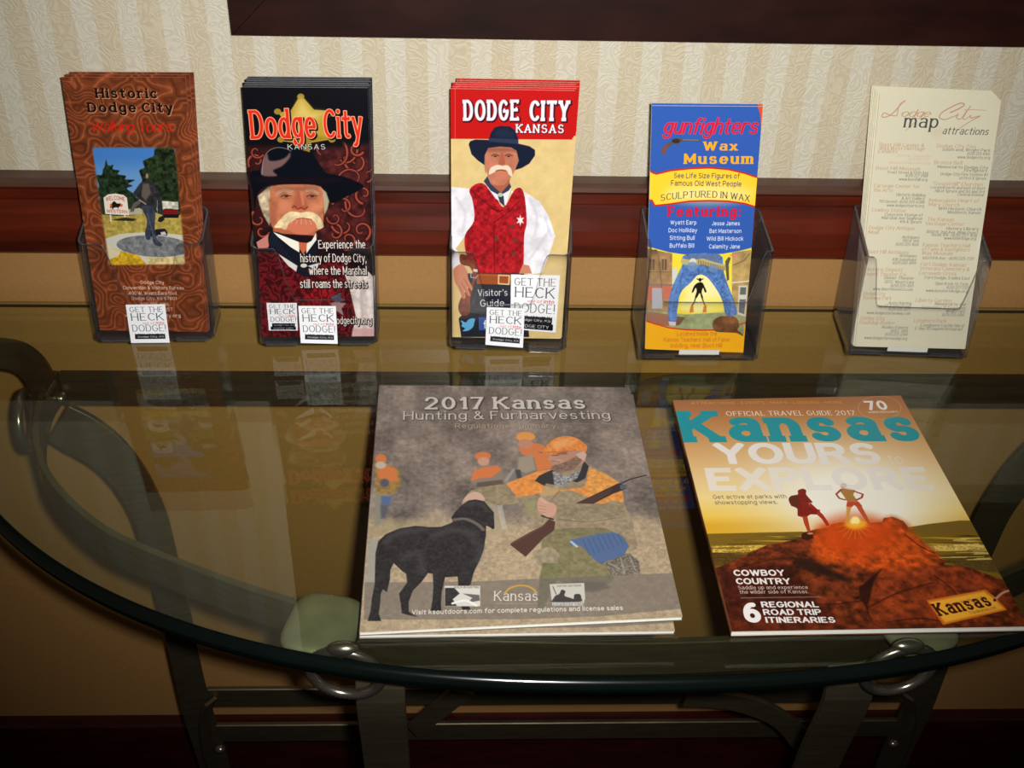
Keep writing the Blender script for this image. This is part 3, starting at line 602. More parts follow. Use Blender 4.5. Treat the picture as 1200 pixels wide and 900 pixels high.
    A.poly([(300,395),(660,398),(650,425),(320,430)],(150,92,70),26,.7)
    A.ell(400,550,55,50,(206,130,98),40,.7); A.ell(625,560,45,45,(206,130,98),40,.7)
    A.poly([(485,430),(520,425),(550,500),(572,560),(550,578),(500,570),(455,572),(450,545),(478,500)],(168,88,64),14)
    A.line([(520,440),(535,530)],10,(214,140,108),12,.7)
    A.line([(450,560),(470,548),(492,572),(520,560),(545,574),(568,555)],4,(96,36,26),4,sm=True)
    A.line([(335,452),(380,425),(450,432)],14,(168,140,116),7,.9,sm=True); A.line([(560,428),(610,425),(650,448)],13,(168,140,116),7,.9,sm=True)
    for x in (405,605):
        A.line([(x-42,475),(x-10,460),(x+36,470)],5,(96,50,38),4,sm=True); A.ell(x,472,17,8,(60,40,36),4); A.line([(x-35,488),(x,492),(x+30,484)],3,(128,70,52),4,.8,sm=True)
    for k in range(3): A.line([(350+5*k,415+8*k),(480,410+6*k),(620,414+7*k)],2,(140,80,60),4,.6,sm=True)
    A.poly([(470,640),(600,640),(650,690),(600,760),(540,775),(470,768),(410,735),(400,690)],(198,112,84),10,sm=True)
    A.poly([(450,590),(520,600),(570,590),(640,610),(680,660),(695,710),(650,728),(630,680),(590,650),(530,648),(470,655),(420,690),(395,750),(370,720),(310,715),(350,660),(400,610)],(214,190,146),6,sm=True,shade=(fn,.3))
    for k in range(9): A.line([(520+(k-4)*8,600),(520+(k-4)*26,630),(520+(k-4)*40,690)],2,(238,222,190),3,.6,sm=True)
    A.line([(480,650),(530,644),(600,652)],4,(130,52,42),3,sm=True)
    A.poly([(300,715),(430,740),(480,775),(560,778),(630,740),(650,790),(570,900),(500,900),(300,760)],(176,96,66),8)
    A.line([(465,770),(475,830)],5,(110,48,34),5,.8)
    # coat and vest, lower crop
    A.crop(275,280,6.667)
    A.poly([(150,60),(290,-40),(640,-20),(700,40),(900,120),(1060,220),(1100,760),(200,770),(170,400)],(28,14,20),8)
    vn=swirl(H,W,40,77,9)
    A.poly([(180,100),(340,110),(520,270),(780,150),(900,200),(940,500),(960,780),(205,780),(190,300)],(82,16,22),6,shade=(vn,.38))
    A.poly([(600,400),(760,380),(780,480),(640,560),(520,520)],(150,20,26),50,.5,shade=(vn,.3))
    A.poly([(170,30),(265,-30),(280,20),(262,72),(185,85)],(190,120,110),4)
    A.poly([(290,-55),(520,30),(500,100),(540,120),(600,60),(640,-30),(620,200),(520,220),(340,110),(270,60)],(18,22,34),3)
    for k in range(12): A.line([(300+16*k,-40+22*k),(270+18*k,40+14*k)],1.6,(80,90,110),2,.5)
    A.poly([(300,-50),(505,30),(505,110),(440,70),(340,-10)],(232,228,214),2); A.poly([(635,-40),(640,10),(560,118),(560,40),(600,20)],(226,222,210),2)
    A.poly([(500,30),(565,35),(560,90),(535,125),(505,80)],(190,96,66),5)
    A.poly([(340,120),(500,220),(485,262),(420,215)],(206,202,196),2); A.poly([(570,215),(660,190),(640,250)],(196,196,196),3)
    A.poly([(490,215),(560,240),(600,300),(540,300),(480,265)],(20,24,34),3)
    A.ell(540,212,26,16,(200,196,180),4); A.line([(380,160),(700,190)],3,(60,66,80),3,.0)
    A.poly([(850,250),(960,230),(1040,255),(1085,300),(1090,765),(915,765),(945,600),(900,400)],(214,202,196),6,shade=(fn,.2))
    A.poly([(920,700),(1088,700),(1088,768),(915,768)],(200,150,148),14,.8); A.line([(1000,300),(990,480),(1010,700)],8,(178,160,160),12,.7,sm=True)
    A.poly([(800,440),(822,500),(870,505),(835,545),(850,600),(800,565),(760,600),(775,540),(745,505),(785,495)],(150,120,116),3,sm=False)
    A.poly([(745,460),(790,440),(830,420),(825,460),(870,480),(800,500)],(70,76,90),3)
    L=[(.35,.4,.55,(30,14,18))]; c=(232,224,214)
    for t,a,b,y in (('Experience the',655,1022,80),('history of Dodge City,',515,1030,186),('where the Marshal',582,1032,284),('still roams the streets',512,1038,386)):
        A.text(t,(a,y),(b,y),66,c,1.3,.7,serif=.3,gap=.7,layers=L)
    A.text('www.visitdodgecity.org',(560,668),(1070,666),58,c,1.25,.7,serif=.3,gap=.7,layers=L)
    paste(A,sticker_art(True),[(248,502),(485,502),(494,716),(268,716)])
    return A
def art_visitor():
    A=Art(560,1240,[(528,104),(674,106.5),(657,397),(530,395)],(214,188,128))
    H,W=A.h,A.w; fn=fbm(H,W,40,14,4); A.im[:]*=(.94+.12*fn[...,None])
    A.crop(515,80,6.667)
    A.poly([(60,120),(1100,130),(1060,572),(80,566)],(188,22,22),1.5)
    A.line([(122,160),(122,566)],2,(220,130,110),2,.8)
    L=[(.3,.3,.3,(70,16,30))]
    A.text('DODGE',(188,422),(622,420),172,(226,224,232),2.3,1.,serif=.8,st=1.4,gap=.6,layers=L)
    A.text('CITY',(700,424),(1012,424),170,(226,224,232),2.3,1.,serif=.8,st=1.4,gap=.6,layers=L)
    A.text('KANSAS',(596,518),(970,522),72,(226,224,230),1.6,.9,serif=.8,st=1.4,gap=1.2,layers=L)
    A.crop(515,190,6.667)
    sh=(224,222,228)
    A.poly([(85,215),(240,230),(330,180),(360,300),(270,540),(180,640),(105,722),(85,720)],sh,3,shade=(fn,.12))
    A.poly([(560,250),(650,245),(780,330),(850,440),(905,600),(850,760),(800,880),(700,900),(640,860)],sh,3,shade=(fn,.15))
    for p in ([(700,300),(760,450),(740,600)],[(850,560),(760,700),(700,780)],[(130,300),(200,420),(180,560)],[(820,450),(870,600)]): A.line(p,8,(192,190,204),14,.7,sm=True)
    A.poly([(200,600),(105,725),(150,760),(205,720)],(206,180,120),3)
    # vest
    vn=fbm(H,W,16,41,3)
    A.poly([(235,235),(330,185),(430,280),(500,375),(590,235),(655,255),(680,480),(660,600),(655,820),(620,890),(300,900),(215,760),(198,600),(270,480),(260,330)],(160,26,34),3,shade=(vn,.4))
    A.line([(250,240),(360,340),(450,400),(490,400)],4,(96,12,22),4,.9,sm=True); A.line([(620,330),(520,430),(430,490),(425,560),(430,880)],4,(100,14,24),4,.9)
    A.line([(400,380),(455,412)],4,(92,12,22),3)
    for x,y in ((442,620),(570,525),(580,735),(590,630)): A.ell(x,y,15,14,(92,60,50),3)
    st=[]
    for k in range(12):
        r=46 if k%2==0 else 19; a=math.radians(-90+30*k); st.append((630+r*.75*math.cos(a),478+r*math.sin(a)))
    A.poly(st,(232,228,222),2,sm=False)
    # collar
    A.poly([(370,215),(560,215),(520,360),(440,310)],(222,222,230),3)
    A.poly([(345,170),(375,130),(400,190),(470,250),(545,180),(560,215),(540,245),(470,285),(400,245)],(52,58,78),3)
    A.poly([(455,285),(500,285),(508,370),(470,335)],(48,54,74),3); A.ell(475,278,20,17,(170,190,160),4)
    # head and hat
    A.poly([(380,120),(555,120),(545,190),(480,265),(400,190)],(170,92,68),6)
    A.crop(515,80,6.667)
    A.poly([(350,700),(365,650),(400,630),(580,630),(620,700),(618,780),(590,800),(575,740),(375,740),(365,840),(352,800)],(150,110,84),5)
    A.poly([(365,640),(480,620),(590,640),(610,720),(600,790),(560,870),(530,900),(500,935),(420,930),(385,880),(362,800),(358,720)],(190,118,92),5,sm=True,shade=(fn,.12))
    A.poly([(370,635),(590,640),(600,670),(370,670)],(130,76,60),24,.7)
    A.poly([(478,680),(500,680),(515,770),(490,780),(460,770)],(168,90,70),8); 
    for x in (435,540): A.line([(x-26,700),(x,690),(x+28,702)],6,(104,66,54),4,sm=True); A.ell(x,706,13,6,(60,40,36),3)
    A.poly([(455,775),(490,782),(530,778),(560,810),(568,865),(540,850),(520,815),(460,812),(425,835),(385,850),(395,805),(420,785)],(222,206,182),5,sm=True)
    A.line([(440,822),(480,816),(515,824)],4,(120,52,44),3,sm=True); A.ell(480,860,50,30,(198,118,92),20,.7)
    A.poly([(228,610),(240,585),(280,572),(385,575),(400,520),(430,475),(480,462),(550,468),(590,500),(612,560),(615,605),(700,625),(745,655),(745,700),(700,765),(640,800),(590,815),(620,740),(600,660),(560,635),(470,628),(380,640),(352,700),(350,775),(300,740),(250,690)],(24,30,50),4,sm=False)
    A.poly([(385,560),(615,570),(612,608),(500,598),(385,588)],(44,54,80),8); A.poly([(430,500),(520,480),(590,520),(580,560),(430,550)],(36,46,72),30,.6)
    # belt and below
    A.crop(515,290,6.667)
    A.poly([(90,-20),(150,60),(160,150),(110,190),(90,150)],sh,3)
    A.poly([(215,220),(660,220),(700,700),(170,700),(150,560),(240,480)],(34,36,46),3)
    A.poly([(290,220),(560,228),(555,308),(290,300)],(150,74,34),2); A.line([(300,232),(550,240)],2,(200,130,80),2,.8); 
    A.line([(462,234),(545,238),(540,304),(460,298),(462,234)],7,(212,184,130),2)
    A.poly([(160,80),(210,80),(290,140),(300,230),(270,300),(240,420),(235,520),(180,540),(148,490),(170,400),(250,300),(250,180),(170,150)],(120,54,34),4,shade=(fn,.4))
    A.poly([(300,40),(215,70),(300,130),(320,215),(400,215),(400,60)],(160,26,34),0.8,0)
    A.poly([(265,185),(300,190),(295,212),(262,205)],(226,200,180),2); A.line([(245,220),(245,250),(280,255),(300,235)],6,(150,150,150),2)
    A.poly([(110,190),(170,150),(215,200),(225,260),(258,330),(250,350),(215,320),(240,380),(225,392),(195,350),(205,400),(180,408),(150,340),(120,280)],(198,128,98),4,sm=True)
    for p in ([(190,260),(240,340)],[(170,290),(225,380)],[(155,310),(190,395)]): A.line(p,3,(140,76,58),3,.8)
    A.poly([(620,222),(650,150),(700,160),(722,222)],(198,128,98),3)
    A.text('Visitor\'s',(300,392),(530,390),50,(226,226,230),.9,.6,serif=.25)
    A.text('Guide',(318,472),(505,470),52,(226,226,230),.9,.6,serif=.25)
    A.poly([(165,575),(205,590),(225,570),(255,560),(278,566),(272,590),(262,625),(225,652),(180,655),(200,635),(172,620),(178,600)],(94,170,214),2,sm=True)
    A.poly([(306,550),(385,552),(385,650),(308,648)],(58,86,150),2); A.text('f',(345,640),(368,640),66,(226,230,240),1.6)
    paste(A,sticker_art(True),[(558,228),(940,236),(908,668),(552,640)])
    return A
def art_wax():
    A=Art(520,1250,[(764,124),(894,125),(871,413.5),(756,409)],(50,90,172))
    H,W=A.h,A.w; fn=fbm(H,W,30,24,3); Bl=(48,84,182)
    A.crop(740,110,6.667)
    A.text('gunfighters',(240,318),(975,318),125,(204,30,60),1.15,.7,slant=.25,gap=.45,layers=[(0,0,.12,(230,90,110))])
    A.poly([(235,475),(240,430),(265,400),(300,380),(330,352),(395,350),(400,358),(525,362),(525,376),(400,380),(370,398),(330,400),(300,415),(268,445),(262,475)],(84,80,84),2)
    A.poly([(236,478),(242,430),(270,402),(290,405),(268,440),(262,478)],(130,70,60),3); A.line([(400,364),(520,367)],2,(160,160,170),2); A.ell(345,374,32,18,(50,46,50),3)
    A.text('Wax',(555,450),(825,450),72,(240,168,40),1.8,.8,serif=.7,st=.7)
    A.text('Museum',(405,556),(948,556),82,(240,168,40),1.9,.8,serif=.7,st=.7)
    Y=(246,202,52)
    top=[(120,590),(165,625),(195,635),(300,608),(450,592),(600,586),(750,598),(880,628),(1000,668)]
    bot=[(1000,905),(880,868),(750,850),(600,846),(450,850),(300,872),(180,885),(160,845),(110,835)]
    A.poly(top+bot,Y,1.5,sm=False); A.ell(600,790,330,70,(250,226,150),90,.8)
    A.line(top,8,(200,36,30),2); A.line(bot,8,(200,36,30),2)
    A.poly([(985,100),(1035,90),(1015,330),(1005,160)],(214,80,50),2)
    A.text('See Life Size Figures of',(328,668),(842,672),42,(70,74,90),.95)
    A.text('Famous Old West People',(305,728),(855,736),44,(70,74,90),.95)
    A.text('SCULPTURED IN WAX',(225,850),(920,856),52,(54,58,86),.95,.5,serif=.35,bow=.62)
    A.crop(740,230,7.5)
    A.text('Featuring:',(315,193),(958,193),92,(206,30,56),2.1,1.2,serif=.8,st=1.1)
    c=(222,226,236)
    for a,b,y,t in ((338,566,262,'Wyatt Earp'),(322,572,330,'Doc Holliday'),(332,550,397,'Sitting Bull'),(332,546,465,'Buffalo Bill'),(702,948,270,'Jesse James'),(680,962,337,'Bat Masterson'),(655,980,404,'Wild Bill Hickock'),(676,950,473,'Calamity Jane')):
        A.text(t,(a,y),(b,y),38,c,1.05)
    # picture
    arc=[(100,440),(200,470),(330,505),(450,522),(600,528),(800,518),(950,492),(1080,460)]
    A.poly(arc+[(1080,1300),(80,1300)],(232,212,60),1.5,sm=False)
    A.crop(740,300,7.5)
    A.ell(640,300,190,200,(240,236,190),120,.8)
    A.poly([(100,-60),(355,-10),(350,640),(100,640)],(158,124,86),2,shade=(fn,.2))
    A.poly([(880,-20),(1050,-40),(1030,600),(880,600)],(176,148,92),2,shade=(fn,.2))
    A.line([(890,95),(990,50),(1040,-10)],4,(110,86,60),2); A.poly([(355,120),(400,120),(380,350),(355,330)],(200,206,196),5)
    for x in (160,265): A.poly([(x,40),(x+42,40),(x+42,135),(x,135)],(104,82,66),2); A.line([(x+20,40),(x+20,135)],3,(170,140,110),2)
    A.line([(110,150),(350,152)],3,(110,84,60),2); A.line([(110,262),(352,266)],10,(130,110,100),3)
    A.poly([(120,272),(350,272),(350,380),(120,400)],(186,104,84),3); A.poly([(180,290),(270,290),(270,470),(180,470)],(170,170,180),3)
    A.poly([(940,270),(1020,270),(1000,540),(930,520)],(198,196,186),2); A.poly([(955,285),(1008,285),(1004,350),(950,350)],(96,104,100),3); A.poly([(948,390),(1005,390),(990,520),(940,500)],(100,104,104),3)
    A.line([(885,245),(1030,232)],7,(214,206,180),3)
    A.poly([(110,480),(470,520),(840,500),(1040,560),(1040,700),(100,700)],(146,156,112),8,shade=(fn,.2))
    A.poly([(380,535),(470,545),(420,610),(380,620)],(110,80,60),6); A.poly([(100,490),(330,520),(330,620),(110,600)],(150,104,82),8)
    A.ell(540,440,130,60,(236,232,170),30,.6); A.ell(700,420,90,60,(232,222,90),40,.6)
    jn=(78,116,176); js=fbm(H,W,10,61,3)
    A.poly([(470,0),(770,0),(800,130),(850,280),(905,420),(920,520),(830,530),(800,420),(760,330),(690,230),(640,185),(580,178),(520,240),(430,330),(400,470),(385,590),(325,585),(320,440),(350,300),(400,180),(440,100)],jn,3,shade=(js,.3))
    A.poly([(480,0),(765,0),(770,70),(640,80),(470,80)],(104,112,140),12,.7)
    A.line([(440,120),(390,250),(350,420),(345,560)],10,(120,156,206),14,.6,sm=True); A.line([(820,260),(880,420),(890,520)],10,(118,154,204),14,.6,sm=True)
    A.line([(455,60),(520,75),(620,60),(720,90),(830,115)],30,(180,170,120),4); 
    for k in range(16): A.line([(585+15*k,48+4*k),(581+15*k,84+4*k)],3.4,(118,92,40),2)
    A.ell(535,60,30,28,(206,210,190),4); A.ell(530,105,46,42,(110,136,180),6,.8); A.ell(715,120,44,36,(110,136,180),6,.7); A.line([(510,182),(600,172)],3,(60,70,110),2)
    A.poly([(820,60),(850,20),(870,30),(850,90),(855,220),(835,230),(828,160)],(90,84,70),3); A.poly([(860,0),(930,0),(920,20),(870,16)],(216,130,120),4)
    A.poly([(322,580),(388,585),(385,618),(330,612)],(216,190,196),3)
    bk=(24,22,14)
    A.ell(598,220,13,16,bk,2); A.line([(572,212),(598,222),(624,212)],5,bk,2)
    A.poly([(580,245),(618,245),(640,285),(655,322),(640,328),(625,290),(612,330),(625,375),(610,378),(596,335),(570,375),(552,378),(568,320),(560,290),(540,325),(525,330),(545,275)],bk,2)
    for p in ([(560,375),(545,420),(530,440)],[(615,375),(635,430)]): A.line(p,6,(70,60,20),3)
    for x in (525,640): A.poly([(x-2,430),(x+14,440),(x+16,500),(x-20,505),(x-14,470)],(210,120,40),6)
    A.poly([(708,620),(720,575),(770,540),(830,535),(900,540),(935,570),(945,620),(930,660),(980,705),(900,680),(740,668)],(116,74,44),4,shade=(fn,.4))
    A.ell(760,590,40,40,(64,48,34),12,.8,rot=-30); A.ell(850,580,50,30,(160,110,70),24,.7); A.line([(720,655),(820,672),(930,664),(978,705)],5,(90,60,36),3,sm=True)
    low=[(115,572),(200,600),(330,636),(470,652),(600,656),(715,655),(740,670),(930,665),(985,705),(1030,590)]
    A.poly([(100,565),(200,600),(330,636),(470,652),(600,656),(715,655),(740,672),(930,680),(985,712),(990,620),(1040,580),(1040,900),(80,900)],(238,172,28),1.5,sm=False)
    A.line([(115,572),(200,600),(330,636),(470,652),(600,656),(715,655)],7,(204,50,24),2); A.line([(955,605),(1000,592)],8,(214,60,24),2)
    A.poly([(708,620),(720,575),(770,540),(830,535),(900,540),(935,570),(945,620),(930,655),(980,705),(900,678),(740,666)],(116,74,44),3,.6,shade=(fn,.4))
    for t,a,b,y in (('Located inside the',395,748,705),('Kansas Teachers\' Hall of Fame',280,858,756),('building, near Boot Hill',340,792,806)):
        A.text(t,(a,y),(b,y),38,(196,112,36),.95)
    return A
def art_map():
    A=Art(560,1250,[(1031,111),(1173.5,117),(1131,409),(1002,406)],(212,206,180))
    H,W=A.h,A.w
    A.crop(1010,95,7.06); o=(184,138,106); k=(58,64,64)
    # calligraphic place name
    def pen(p,w=5): A.line(p,w,o,2,sm=True,wd2=w*.6)
    A.ell(620,430,55,55,(212,184,160),6,.35); A.ell(625,430,30,30,(206,198,168),6,.6)
    pen([(355,165),(320,200),(260,270),(200,305),(165,300),(185,270),(240,290),(290,290),(300,240),(320,190),(360,170)])
    A.text('odge',(318,302),(560,304),62,o,.75,.5,slant=.5,gap=.3); pen([(440,350),(400,390),(360,420)],3)
    pen([(735,265),(800,235),(850,200),(820,185),(740,220),(660,270),(645,310),(690,325),(760,300),(790,285)],6); pen([(800,280),(785,310),(820,320),(870,250)],5); pen([(900,210),(840,310),(860,322),(900,290)],4); pen([(850,245),(930,240),(1030,248)],3); pen([(900,290),(905,312),(980,295),(900,340),(805,405)],5)
    A.text('map',(345,393),(628,398),112,k,1.05,.5,serif=.4,slant=.08)
    A.text('attractions',(665,450),(1040,458),62,k,.9,.5,serif=.3,slant=.25)
    g=(96,98,92); kw=dict(serif=.25,slant=.12); 
    def T(lst,c,cp):
        for t,a,b,y in lst: A.text(t,(a,y),(b,y+ (b-a)*.02),cp,c,.85,.5,**kw)
    T([('Boot Hill Casino &',142,515,553),('Wild West Heritage',140,520,583),('Exhibits',133,293,610),('Boot Hill Museum',112,480,752),('Bronze Bell',598,828,704),('Dodge City Zoo',620,940,564)],o,30)
    T([('4001 W. Comanche',290,570,643),('(620) 682-7777',385,562,672),('www.boothillcasino.com',220,565,700)],(206,168,140),20)
    T([('Front Street & Fifth Ave',212,550,784),('(620) 227-8188',360,545,812),('www.boothill.org',305,540,842),('South end, Wright Park',665,1058,592),('(620) 225-8160',870,1055,626),('www.dodgecity.org',790,1055,656),('Memorial to Dodge City',625,1040,738),('Firefighters',845,1032,768),('Dodge City Fire Station #1',650,1035,798),('at First & Spruce',805,1025,832)],g,24)
    A.crop(1000,210,7.06)
    T([('Carnegie Center for',165,550,88),('the Arts',162,325,125),('Cowboy Statue',148,430,290),('Dodge City Antique',125,505,436),('Mall',122,205,475),('Boot Hill Antiques',110,455,634),('Historic Depot/',95,405,778),('Depot Theater Co.',90,440,815),('"Gospel Hill" Churches',655,1070,70),('Immaculate Heart of',625,1035,208),('Mary Church',622,875,244),('The Kansas',610,830,367),('Heritage Center',598,912,402),('Kansas Teachers Hall',572,960,578),('of Fame & Gunfighters',566,958,612),('Wax Museum',563,818,645),('Fort Dodge, Kansas',555,925,736),('Veterans Cemetery &',548,955,770),('Coronado Cross',540,848,808)],o,30)
    T([('Historic Building',355,595,160),('& Art Gallery',398,588,190),('701 Second * (620) 225-6388',208,586,216),('www.dodgecityarts.org',275,582,248),('Concrete Statue of',260,572,325),('Marshal Joe Sughrue',232,570,352),('4th & Spruce',382,562,384),('Antiques',402,545,512),('1100 N. 14th',405,540,542),('(620) 225-1608',350,538,570),('Antiques',382,524,664),('418 Gunsmoke',320,520,694),('(620) 682-1899',325,516,722),('Dinner Theater',255,502,844),('201 E. Wyatt Earp',258,500,876),
       ('Located north and east of Boot',640,1085,98),('Hill at Spruce and 1st and 3rd',675,1080,128),('Central Avenue',860,1075,158),('1891 Historic Church',700,1055,276),('Windthorst, Kansas',775,1050,306),('History Library',768,1032,440),('1000 N. 2nd Ave. (Main Door)',602,1022,468),('Room 104 * (620) 227-1616',648,1018,492),('www.ksheritage.org',750,1010,520),('603 Fifth Ave. * (620) 225-7311',572,990,682),('Fort Dodge, 5 miles East',590,960,842),('Open 8 a.m. to 7 p.m.',675,950,890)],g,24)
    A.crop(990,300,7.06)
    T([('Dodge City',150,330,338),('Raceway Park',150,385,372),('Dodge City',125,330,535),('Roundup Rodeo',118,412,570),('Liberty Garden',585,878,392),('Longhorn Park',572,838,556)],o,30)
    T([('(620) 225-1001',378,566,272),('www.depottheaterco.com',232,560,298),('Auto Racing',360,550,412),('Hwy 50 & 14th Street',262,546,436),('(620) 225-3277',362,543,462),('www.dodgecityraceway.com',180,540,490),('Rodeo Events',308,524,606),('608 E. 14th',378,520,636),('(620) 225-2244',335,518,662),('www.dodgecityroundup.org',160,516,690),
       ('(620) 227-2121',840,1020,286),('www.kovafortdodge.org',670,1010,312),('Memorial to the',745,998,420),('September 11 Tragedies',635,994,448),('Wright Park',835,990,478),('(620) 225-8160',805,985,506),('Longhorn Cattle Herd',630,980,590),('E. Hwy 50 Gunpoint Restaurant',582,970,616)],g,24)
    return A
def art_hunting():
    A=Art(1100,1430,[(444.8,451.5),(738,454),(800,723),(421.5,741)],(92,78,70))
    H,W=A.h,A.w; f1=fbm(H,W,120,1,5); f2=fbm(H,W,14,2,3); f3=noise2(H,W,5,8)
    yy=np.linspace(0,1,H)[:,None]; xx=np.linspace(0,1,W)[None]
    trees=.66+.6*(f1-.5)+.3*(f2-.5)
    base=col((104,90,80))*trees[...,None]*1.35
    st=fbm(H,W,7,12,2)*fbm(1,W,9,44,2); base=base*(1.22+.22*(st[...,None]))
    gr=col((176,150,112))*(.8+.35*f2[...,None]+.15*(f3[...,None]-.5))
    gy=.615-.05*(f1-.5)*2+.0*xx; m=np.clip((yy-gy+.05)/.1,0,1)[...,None]; m=m*m*(3-2*m)
    A.im[:]=np.clip(base*(1-m)+gr*m,0,1)
    A.crop(420,520,6)
    A.poly([(60,560),(200,520),(600,540),(700,600),(300,640),(60,640)],(160,138,92),50,.5)
    A.poly([(75,660),(150,665),(140,1000),(50,1000)],(150,148,136),20,.8)
    # distant hunters, out of focus
    og=(222,106,36)
    A.poly([(110,120),(215,140),(300,180),(310,290),(250,350),(130,350)],(150,110,40),22,shade=(f2,.3))
    A.poly([(128,190),(210,150),(275,170),(290,250),(220,270),(150,240)],og,14)
    A.ell(162,100,42,32,og,10); A.ell(160,145,40,26,(196,170,150),12); A.ell(190,270,34,30,(70,70,84),14)
    A.poly([(120,350),(250,350),(240,420),(170,430),(165,560),(120,570)],(128,124,104),18); A.poly([(165,362),(245,362),(230,430),(165,420)],(64,90,140),14)
    A.poly([(160,420),(215,430),(200,520),(165,520)],(70,74,86),16)
    A.poly([(815,270),(830,190),(900,160),(1020,150),(1050,210),(1050,280),(860,300)],(130,112,96),12)
    A.poly([(812,260),(835,185),(900,165),(1000,150),(1035,180),(960,235),(880,240)],(226,104,40),10)
    A.ell(900,85,58,30,og,8); A.ell(905,122,42,30,(206,140,110),10); A.poly([(860,270),(1040,250),(1050,300),(850,300)],(84,66,54),10)
    A.poly([(930,420),(990,420),(1060,590),(1030,640),(990,610)],(170,150,116),14,.7); A.poly([(1000,430),(1040,430),(1075,600),(1040,600)],(190,184,170),8,.6)
    A.crop(540,480,5)
    A.poly([(285,400),(350,330),(360,250),(400,200),(480,190),(545,330),(520,360),(440,400),(300,420)],(112,104,92),10)
    A.poly([(360,230),(430,190),(500,205),(545,250),(555,340),(470,360),(450,280),(380,262)],og,8)
    A.ell(400,158,56,28,(236,140,44),8); A.ell(398,200,44,28,(196,120,90),10); A.poly([(360,280),(440,260),(460,350),(400,370),(355,350)],(150,134,110),12)
    A.line([(290,410),(330,350)],12,(150,150,160),8,.8); A.poly([(340,350),(370,350),(380,400),(350,400)],(50,50,60),6)
    A.poly([(390,540),(470,520),(450,640),(410,610)],(150,146,80),20,.7)
    # kneeling man
    tan=(148,126,92); n2=(f2,.22)
    A.poly([(500,860),(470,830),(440,860),(450,900),(520,900)],(160,140,104),6,shade=n2)
    A.poly([(470,480),(455,620),(450,680),(480,700),(1000,830),(1020,700),(1010,640),(970,560),(950,470),(900,400),(800,340),(700,330),(600,380),(480,440)],tan,4,shade=n2)
    A.poly([(60,492),(110,462),(290,435),(320,500),(470,490),(460,515),(330,550),(190,552),(140,525),(90,500)],(140,122,86),4,shade=n2)
    A.poly([(285,432),(380,395),(470,360),(550,348),(560,460),(500,480),(440,500),(350,508),(320,470)],(234,130,36),4,shade=n2)
    A.poly([(460,450),(560,470),(680,460),(745,440),(770,350),(850,375),(920,420),(955,480),(958,540),(900,530),(830,555),(760,510),(640,470),(540,500),(470,480)],(232,134,38),4,shade=n2)
    A.poly([(755,335),(850,370),(930,420),(940,450),(830,500),(770,500)],(240,150,48),16,.8,shade=n2)
    A.poly([(455,415),(480,385),(555,350),(600,400),(560,460),(500,440)],(30,30,34),3); A.poly([(735,300),(765,330),(745,400),(700,425),(660,415),(665,385),(720,350)],(28,28,32),3)
    A.poly([(556,360),(640,390),(720,350),(700,400),(620,445),(570,450)],(128,128,128),4,shade=(f3,.4))
    A.poly([(520,430),(600,445),(560,500),(480,520)],(176,150,104),6,.8)
    A.poly([(790,340),(745,410),(640,450),(520,560),(470,700),(455,690),(500,540),(600,450)],(110,94,66),6,.0)
    A.line([(600,470),(530,560),(500,660)],4,(100,84,60),5,.7,sm=True)
    # head
    A.poly([(540,240),(720,235),(745,270),(735,310),(690,340),(620,370),(570,350),(548,310),(538,270)],(182,122,94),4,sm=True)
    A.poly([(555,330),(620,310),(700,270),(720,300),(680,345),(610,366),(565,355)],(120,84,68),8,sm=True,shade=(f3,.3))
    A.poly([(540,238),(640,240),(640,262),(560,262)],(120,60,40),8,.7); A.ell(590,300,26,12,(206,150,120),10,.6); A.line([(556,300),(600,306)],3,(110,56,46),4)
    A.poly([(545,262),(528,288),(534,298),(552,298),(575,280)],(190,128,100),3); A.line([(552,268),(590,266)],4,(84,48,36),3)
    A.poly([(690,260),(735,240),(752,262),(740,300),(705,280)],(206,160,140),4)
    A.poly([(505,240),(530,200),(560,172),(620,155),(680,160),(730,190),(752,215),(745,245),(690,238),(600,250),(570,262),(520,255)],(236,122,34),3,sm=True,shade=n2)
    A.poly([(560,190),(620,165),(700,180),(640,215),(560,230)],(250,170,90),24,.6); A.line([(520,248),(600,246),(690,236)],4,(170,70,20),4,.8,sm=True)
    A.ell(485,247,14,5,(24,20,20),3); A.line([(478,247),(510,240)],8,(214,120,60),4)
    # arms and hands
    A.poly([(28,540),(60,495),(110,478),(150,500),(160,530),(100,545),(40,560)],(206,158,134),4,sm=True)
    A.poly([(575,560),(700,548),(850,550),(960,540),(965,590),(930,620),(780,645),(600,630),(580,600)],(136,118,84),5,shade=n2)
    A.line([(600,640),(760,655),(930,630)],4,(92,78,56),6,.7,sm=True)
    # gun
    A.poly([(695,545),(760,515),(930,430),(975,440),(975,462),(900,492),(790,550)],(44,26,24),3); A.poly([(700,548),(760,520),(900,455),(880,490),(780,548)],(66,34,28),5)
    A.line([(930,438),(1000,405),(1085,382)],7,(30,30,34),2); A.poly([(940,440),(985,438),(970,462),(945,465)],(70,76,96),3)
    A.poly([(540,640),(575,655),(570,705),(500,760),(405,860),(315,790),(320,778),(430,715),(500,680)],(70,36,28),3); A.line([(325,782),(440,718),(520,670)],5,(110,62,48),6,.7)
    A.line([(500,620),(560,640)],10,(44,34,30),4)
    A.poly([(470,555),(478,520),(500,515),(520,535),(560,545),(582,570),(575,610),(540,630),(500,612),(475,590)],(206,146,118),4,sm=True)
    for y in (560,578,596): A.line([(480,y),(520,y+6)],2.5,(150,90,70),3,.8)
    A.poly([(480,525),(490,510),(540,545),(520,550)],(214,160,130),3)
    # legs, knee pad
    gn=(122,112,68)
    A.poly([(570,700),(700,690),(860,690),(960,740),(1000,800),(900,900),(800,880),(600,830),(500,800)],(112,104,64),5,shade=n2)
